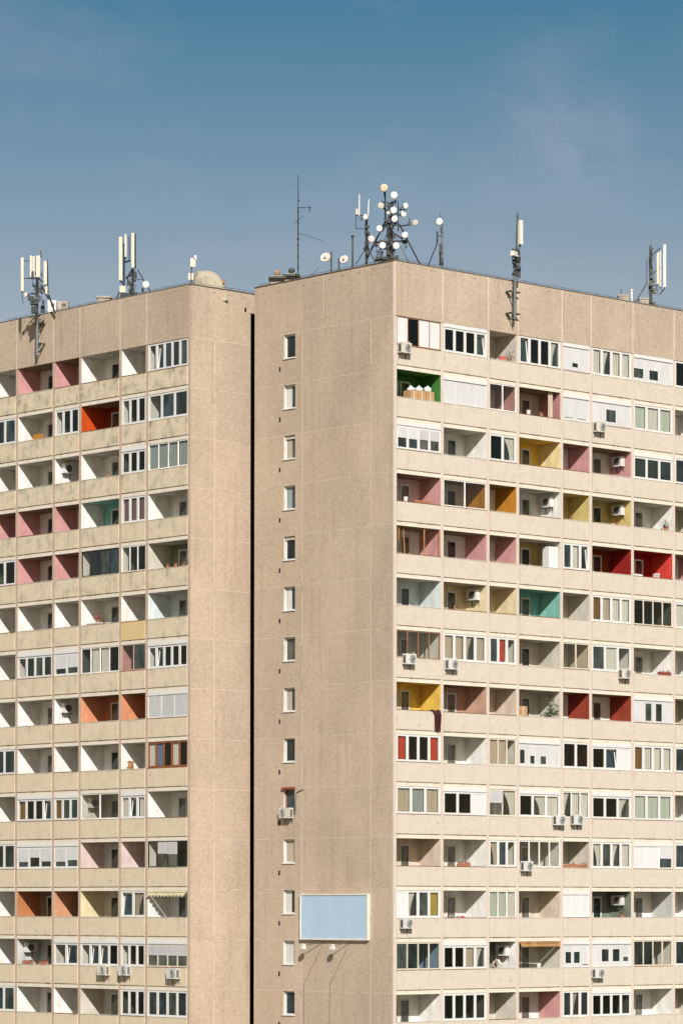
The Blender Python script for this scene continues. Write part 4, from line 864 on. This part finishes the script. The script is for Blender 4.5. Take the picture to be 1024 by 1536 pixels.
mb = MB()
for a, z, s in ((9.08, 4.05, .12), (8.98, 3.6, .1), (8.80, 3.7, .13), (9.12, 3.55, .1), (9.02, 4.45, .09), (8.95, 3.25, .08)): mb.obox((a, -.45, z), (1, 0, 0), (0, 1, 0), s * .6, .08, s * 1.3)
mb.build('radio_unit', ['steel_dark'], t)
mb = MB(); pp = [(8.95, 4.7), (8.86, 4.45), (8.90, 4.1), (8.72, 3.75), (8.8, 3.5), (8.98, 3.45), (9.12, 3.2), (8.95, 2.98)]
for a, b in zip(pp, pp[1:]): mb.tube((a[0], -.5, a[1]), (b[0], -.5, b[1]), .02, 5)
pp = [(9.12, 4.6), (9.2, 4.2), (9.16, 3.7), (9.2, 3.3), (9.0, 3.0)]
for a, b in zip(pp, pp[1:]): mb.tube((a[0], -.47, a[1]), (b[0], -.47, b[1]), .02, 5)
mb.build('cable', ['cable'], t)
t_ = t; clutter(t_, (Vector((8.95, -.42, 0)).dot(RH)), Vector((8.95, -.42, 0)).dot(FH), 3.1, 4.7, 12, 9, spread=.2)
# right edge mast
t = thing('antenna_mast', 'dark lattice mast with white panel antennas at the right end of the roof', 'antenna mast', at(15.23, 16.4, ZR))
pole(15.23, 16.4, ZR, 6.87, .085, 'steel_green', t); bars(EDGE_BAR[1:], 16.3, 'steel_grey', t); boxes(EDGE_BOX, 16.25, 'steel_green', t, 'radio_unit')
clutter(t, 15.23, 16.3, 3.2, 6.7, 14, 11, 'steel_green', spread=.16); panel(EDGE_PANEL[:1], 16.0, 'antenna_white', t); panel(EDGE_PANEL[1:2], 16.3, 'antenna_cream', t); panel(EDGE_PANEL[2:], 16.5, 'radome_grey', t)
for k, (a, z, w_, h_) in enumerate(VENT_R):
    t = thing('roof_vent', ('squat concrete roof vent with a white pipe beside it, far right of the roof', 'squat concrete roof vent behind the far right mast')[k], 'roof vent', at(a, 15.2, ZR), 'low roof vents at the far right')
    mb = MB(); mb.obox(at(a, 15.2, (z + .1 + ZR) / 2), RH, FH, w_ * .45, .3, (z + .1 - ZR) / 2); mb.build('shaft', ['vent_concrete'], t); mb = MB(); mb.obox(at(a, 15.2, z + .14), RH, FH, w_ * .5, .34, .045); mb.build('cap_slab', ['vent_concrete'], t)
t = thing('vent_pipe', 'thin white vent pipe beside the squat roof vent', 'pipe', at(14.0, 15, ZR)); pole(14.0, 15, ZR, 4.0, .07, 'antenna_white', t, 'tube'); pole(14.0, 15, 4.0, 4.07, .1, 'antenna_white', t, 'cap')
pole(13.40, 15.2, 3.80, 4.15, .02, 'steel_dark', t, 'wire')
# left edge mast, clamped to the left attic
t = thing('antenna_mast', 'cluster of white panel antennas on a mast clamped to the left attic', 'antenna mast', fL(26.3, -.4, .5))
mb = MB(); mb.tube(fL(26.31, -.40, .5), fL(26.28, -.40, 5.4), .085, 10); mb.build('pole', ['steel_grey'], t)
for z in (2.32, 1.14):
    mb = MB(fL); mb.box(25.9, 26.5, -.40, -.34, z - .03, z + .05); mb.box(25.95, 26.05, -.40, -.034, z - .03, z + .05); mb.box(26.4, 26.48, -.40, -.034, z - .03, z + .05); mb.tube(fL(26.3, -.40, z - .55), fL(26.0, -.05, z), .035); mb.build('bracket', ['steel_green'], t)
wl = 15.6; k = (187.8 + wl) / (187.8 + 19)
def sc(a, z): return (a * k + .0, -31.69 + (z + 31.69) * k)
sp = lambda L: [(sc(*p), sc(*q), r) for p, q, r in L]
panel(sp(LEFT_PANEL), wl, 'antenna_cream', t); bars(sp(LEFT_BAR), wl + .15, 'steel_dark', t); boxes([sc(a, z) + (w_, h_) for a, z, w_, h_ in LEFT_BOX], wl + .2, 'steel_dark', t, 'radio_unit'); dish(*(lambda q: (q[0], wl - .1, q[1]))(sc(*LEFT_DISH)), .14, 'radome_white', t, -.8)
clutter(t, sc(-20.8, 4.4)[0], wl + .1, 3.3, 5.2, 14, 12, spread=.35)
for k_, (a, z, w_, h_) in enumerate(LEFT_CAB):
    t = thing('equipment_cabinet', ('white equipment cabinet behind the left edge mast', 'weathered grey cabinet right of the white one on the left roof')[k_], 'cabinet', at(a, 20, ZR), 'roof equipment cabinets'); mb = MB(); mb.obox(at(a, 20, (z + h_ / 2 + ZR) / 2), RH, FH, w_ / 2, .3, (z + h_ / 2 - ZR) / 2); mb.build('housing', [('antenna_white', 'vent_concrete')[k_]], t)
    mb = MB(); mb.obox(at(a + .05, 19.69, z + .05), RH, FH, w_ * .2, .01, h_ * .15); mb.build('vent_grille', ['ac_grille'], t)
# second left mast
t = thing('antenna_mast', 'three tall white panel antennas on braced poles, left block roof', 'antenna mast', at(-14.83, 13.7, ZR))
pole(-15.33, 13.7, ZR, 6.47, .055, 'steel_dark', t); pole(-14.83, 13.7, ZR, 5.16, .065, 'steel_dark', t); bars([b for b in MID_BAR[1:] if b[2] != .07], 13.65, 'steel_dark', t); panel(MID_PANEL, 13.4, 'antenna_cream', t)
clutter(t, -14.85, 13.6, 3.1, 4.9, 12, 13, spread=.3); boxes(MID_BOX[:1], 13.6, 'antenna_cream', t, 'cabinet'); boxes(MID_BOX[1:], 13.6, 'steel_dark', t, 'radio_unit'); dish(MID_DISH[0], 13.3, MID_DISH[1], .22, 'radome_white', t, 0)
a, z, w_, h_ = MID_BLOCK; t = thing('roof_vent', 'low brown concrete roof vent left of the three panel antennas', 'roof vent', at(a, 13.9, ZR)); mb = MB(); mb.obox(at(a, 13.9, (z + .25 + ZR) / 2), RH, FH, w_ * .42, .35, (z + .25 - ZR) / 2); mb.build('shaft', ['vent_concrete'], t); mb = MB(); mb.obox(at(a, 13.9, z + .3), RH, FH, w_ * .5, .42, .05); mb.build('cap_slab', ['vent_concrete'], t)
# weathered dome and the small mast in front of it
t = thing('roof_dome', 'weathered concrete dome on the near corner of the left roof', 'dome', at(-10.3, 9.6, ZR))
mb = MB(); nA, nB = 28, 12; a0, a1, zb = -11.25, -9.18, ZR; zt = 4.16
def hh(a):
    q = (a - a0) / (a1 - a0)
    return (zt - zb) * min(1, (max(0, q) / .10) ** .5 if q < .10 else 1) * (.94 + .06 * math.sin(min(1, q / .4) * 1.57) if q < .4 else math.sqrt(max(0, 1 - ((q - .36) / .64) ** 2.3)))
grid = []
for i in range(nA + 1):
    a = a0 + (a1 - a0) * (i / nA); row = []
    for j in range(nB + 1):
        e = j / nB * 2 - 1; row.append(mb.pt(at(a, 9.6 + e * .85, zb + hh(a) * math.sqrt(max(0, 1 - abs(e) ** 2.6)) * random.uniform(.975, 1.0)), True))
    grid.append(row)
for i in range(nA):
    for j in range(nB): mb.f.append([grid[i][j], grid[i + 1][j], grid[i + 1][j + 1], grid[i][j + 1]]); mb.m.append(0)
mb.build('shell', ['dome_concrete'], t, smooth=True, weld=True)
mb = MB(); mb.obox(at(-9.42, 8.95, 3.42), RH, FH, .06, .03, .09); mb.build('patch', ['terracotta'], t)
t = thing('antenna_mast', 'small post with cream box antennas in front of the dome', 'antenna mast', at(-11.21, 8.3, ZR))
pole(-11.21, 8.3, ZR, 4.5, .035, 'steel_green', t)
for i, (a, z, w_, h_) in enumerate(DOME_PANEL): mb = MB(); mb.obox(at(a, 8.2, z), RH, FH, w_ / 2, .08, h_ / 2); mb.build('panel_antenna', [('antenna_cream', 'radome_white', 'antenna_cream', 'antenna_cream')[i]], t)
# lightning conductor along the attics
t = thing('lightning_conductor', 'thin lightning conductor wire along the roof edge of the right block', 'wire', (.1, .1, ZTOP))
mb = MB()
for k in range(24): mb.tube((1.0 * k + .1, .12, ZTOP + .16 + .015 * math.sin(k * 2.1)), (1.0 * k + 1.1, .12, ZTOP + .16 + .015 * math.sin(k * 2.1 + 2.1)), .010, 5); mb.tube((1.0 * k + .1, .12, ZTOP + .03), (1.0 * k + .1, .12, ZTOP + .17), .014, 5)
for k in range(11): mb.tube((.12, 1.0 * k + .1, ZTOP + .16), (.12, 1.0 * k + 1.1, ZTOP + .15), .010, 5); mb.tube((.12, 1.0 * k + .6, ZTOP + .03), (.12, 1.0 * k + .6, ZTOP + .17), .014, 5)
mb.build('wire', ['cable'], t)
t = thing('lightning_conductor', 'thin lightning conductor wire along the roof edge of the left block', 'wire', (XL, YS, ZTOP))
mb = MB()
for k in range(17): y = YS + k + .1; mb.tube((XL + .1, y, ZTOP + .16), (XL + .1, y + 1, ZTOP + .15), .010, 5); mb.tube((XL + .1, y, ZTOP + .03), (XL + .1, y, ZTOP + .17), .014, 5)
for k in range(5): x = XL + k + .1; mb.tube((x, YS + .1, ZTOP + .16), (x + 1, YS + .1, ZTOP + .15), .010, 5); mb.tube((x, YS + .1, ZTOP + .03), (x, YS + .1, ZTOP + .17), .014, 5)
mb.build('wire', ['cable'], t)

# ------------------------------------------------------------------ ground and sky
m, nt, out = newmat('ground'); b = NB(nt)
c = b.mix(b.ramp(b.noise(b.pos(), .03, 6), .4, .6), (.16, .145, .10), (.23, .20, .15)); principled(b, out, c, .95); MATS['ground'] = m
mb = MB(); mb.quad([(-3000, -3000, GROUND), (3000, -3000, GROUND), (3000, 3000, GROUND), (-3000, 3000, GROUND)]); g = mb.build('ground', ['ground']); g['kind'] = 'structure'

SUN = Vector((-.70, -1.0, .75)).normalized()             # towards the sun
elev = math.asin(SUN.z)
world = bpy.data.worlds.new('World'); S.world = world; world.use_nodes = True
nt = world.node_tree; nt.nodes.clear(); b = NB(nt)
outw = nt.nodes.new('ShaderNodeOutputWorld')
sky = b.n('ShaderNodeTexSky', sky_type='NISHITA', sun_disc=False, sun_elevation=elev, sun_rotation=math.atan2(SUN.x, SUN.y), altitude=150, air_density=1.0, dust_density=.6, ozone_density=2.0)
dirv = b.n('ShaderNodeTexCoord').outputs['Generated']
el = b.n('ShaderNodeSeparateXYZ', i_Vector=dirv).outputs[2]
cl = b.noise(b.n('ShaderNodeMapping', i_Vector=dirv, i_Scale=(1, 1, 1.9)).outputs[0], 9.0, 6, .6)
cl2 = b.noise(dirv, 60.0, 5, .6)
AWAY_HI, AWAY_LO, CLOUD, NEAR = (.122, .272, .282), (.585, .425, .352), (.68, .465, .39), (.52, .425, .32)
tint = b.mix(b.ramp(el, .150, .262), b.mix(b.ramp(el, .0, .15), (.27, .33, .42), AWAY_LO), AWAY_HI)
tint = b.mix(b.mul(b.ramp(cl, .47, .72), .42), tint, CLOUD)
cdir = (FWD + RGT * ((846 - 512) / 5159.85) + UP * ((1305.6 - 215) / 5159.85)).normalized()      # a small warm cloud high on the right
cd = b.n('ShaderNodeVectorMath', operation='DISTANCE', i_0=dirv); cd.inputs[1].default_value = cdir
tint = b.mix(b.mul(b.mul(b.ramp(cd.outputs['Value'], .026, .002), .42), b.ramp(cl2, .40, .62)), tint, (.64, .46, .39))
dots = b.n('ShaderNodeVectorMath', operation='DOT_PRODUCT', i_0=dirv); dots.inputs[1].default_value = SUN
tint = b.mix(b.ramp(dots.outputs['Value'], -.62, .05), tint, NEAR)        # sun's side of the sky, out of view, tinted warm as added fill
c = b.mix(1, sky.outputs[0], tint, 'MULTIPLY')
bg = b.n('ShaderNodeBackground', i_Color=c, i_Strength=.15)
nt.links.new(bg.outputs[0], outw.inputs[0])
sl = bpy.data.lights.new('sun', 'SUN'); sl.energy = 4.1; sl.angle = rad(.53); sl.color = (1, .965, .915)
so = bpy.data.objects.new('sun', sl); COL.objects.link(so); so.rotation_euler = (-SUN).to_track_quat('-Z', 'Y').to_euler(); so.location = (-30, -50, 40)
S.view_settings.view_transform = 'Standard'; S.view_settings.look = 'None'; S.view_settings.exposure = .33; S.view_settings.gamma = 1
S.render.engine = 'CYCLES'; S.cycles.max_bounces = 8; S.cycles.diffuse_bounces = 4; S.cycles.transparent_max_bounces = 12; S.cycles.use_light_tree = False; S.cycles.use_denoising = True; S.cycles.denoiser = 'OPENIMAGEDENOISE'; S.cycles.sample_clamp_indirect = 4
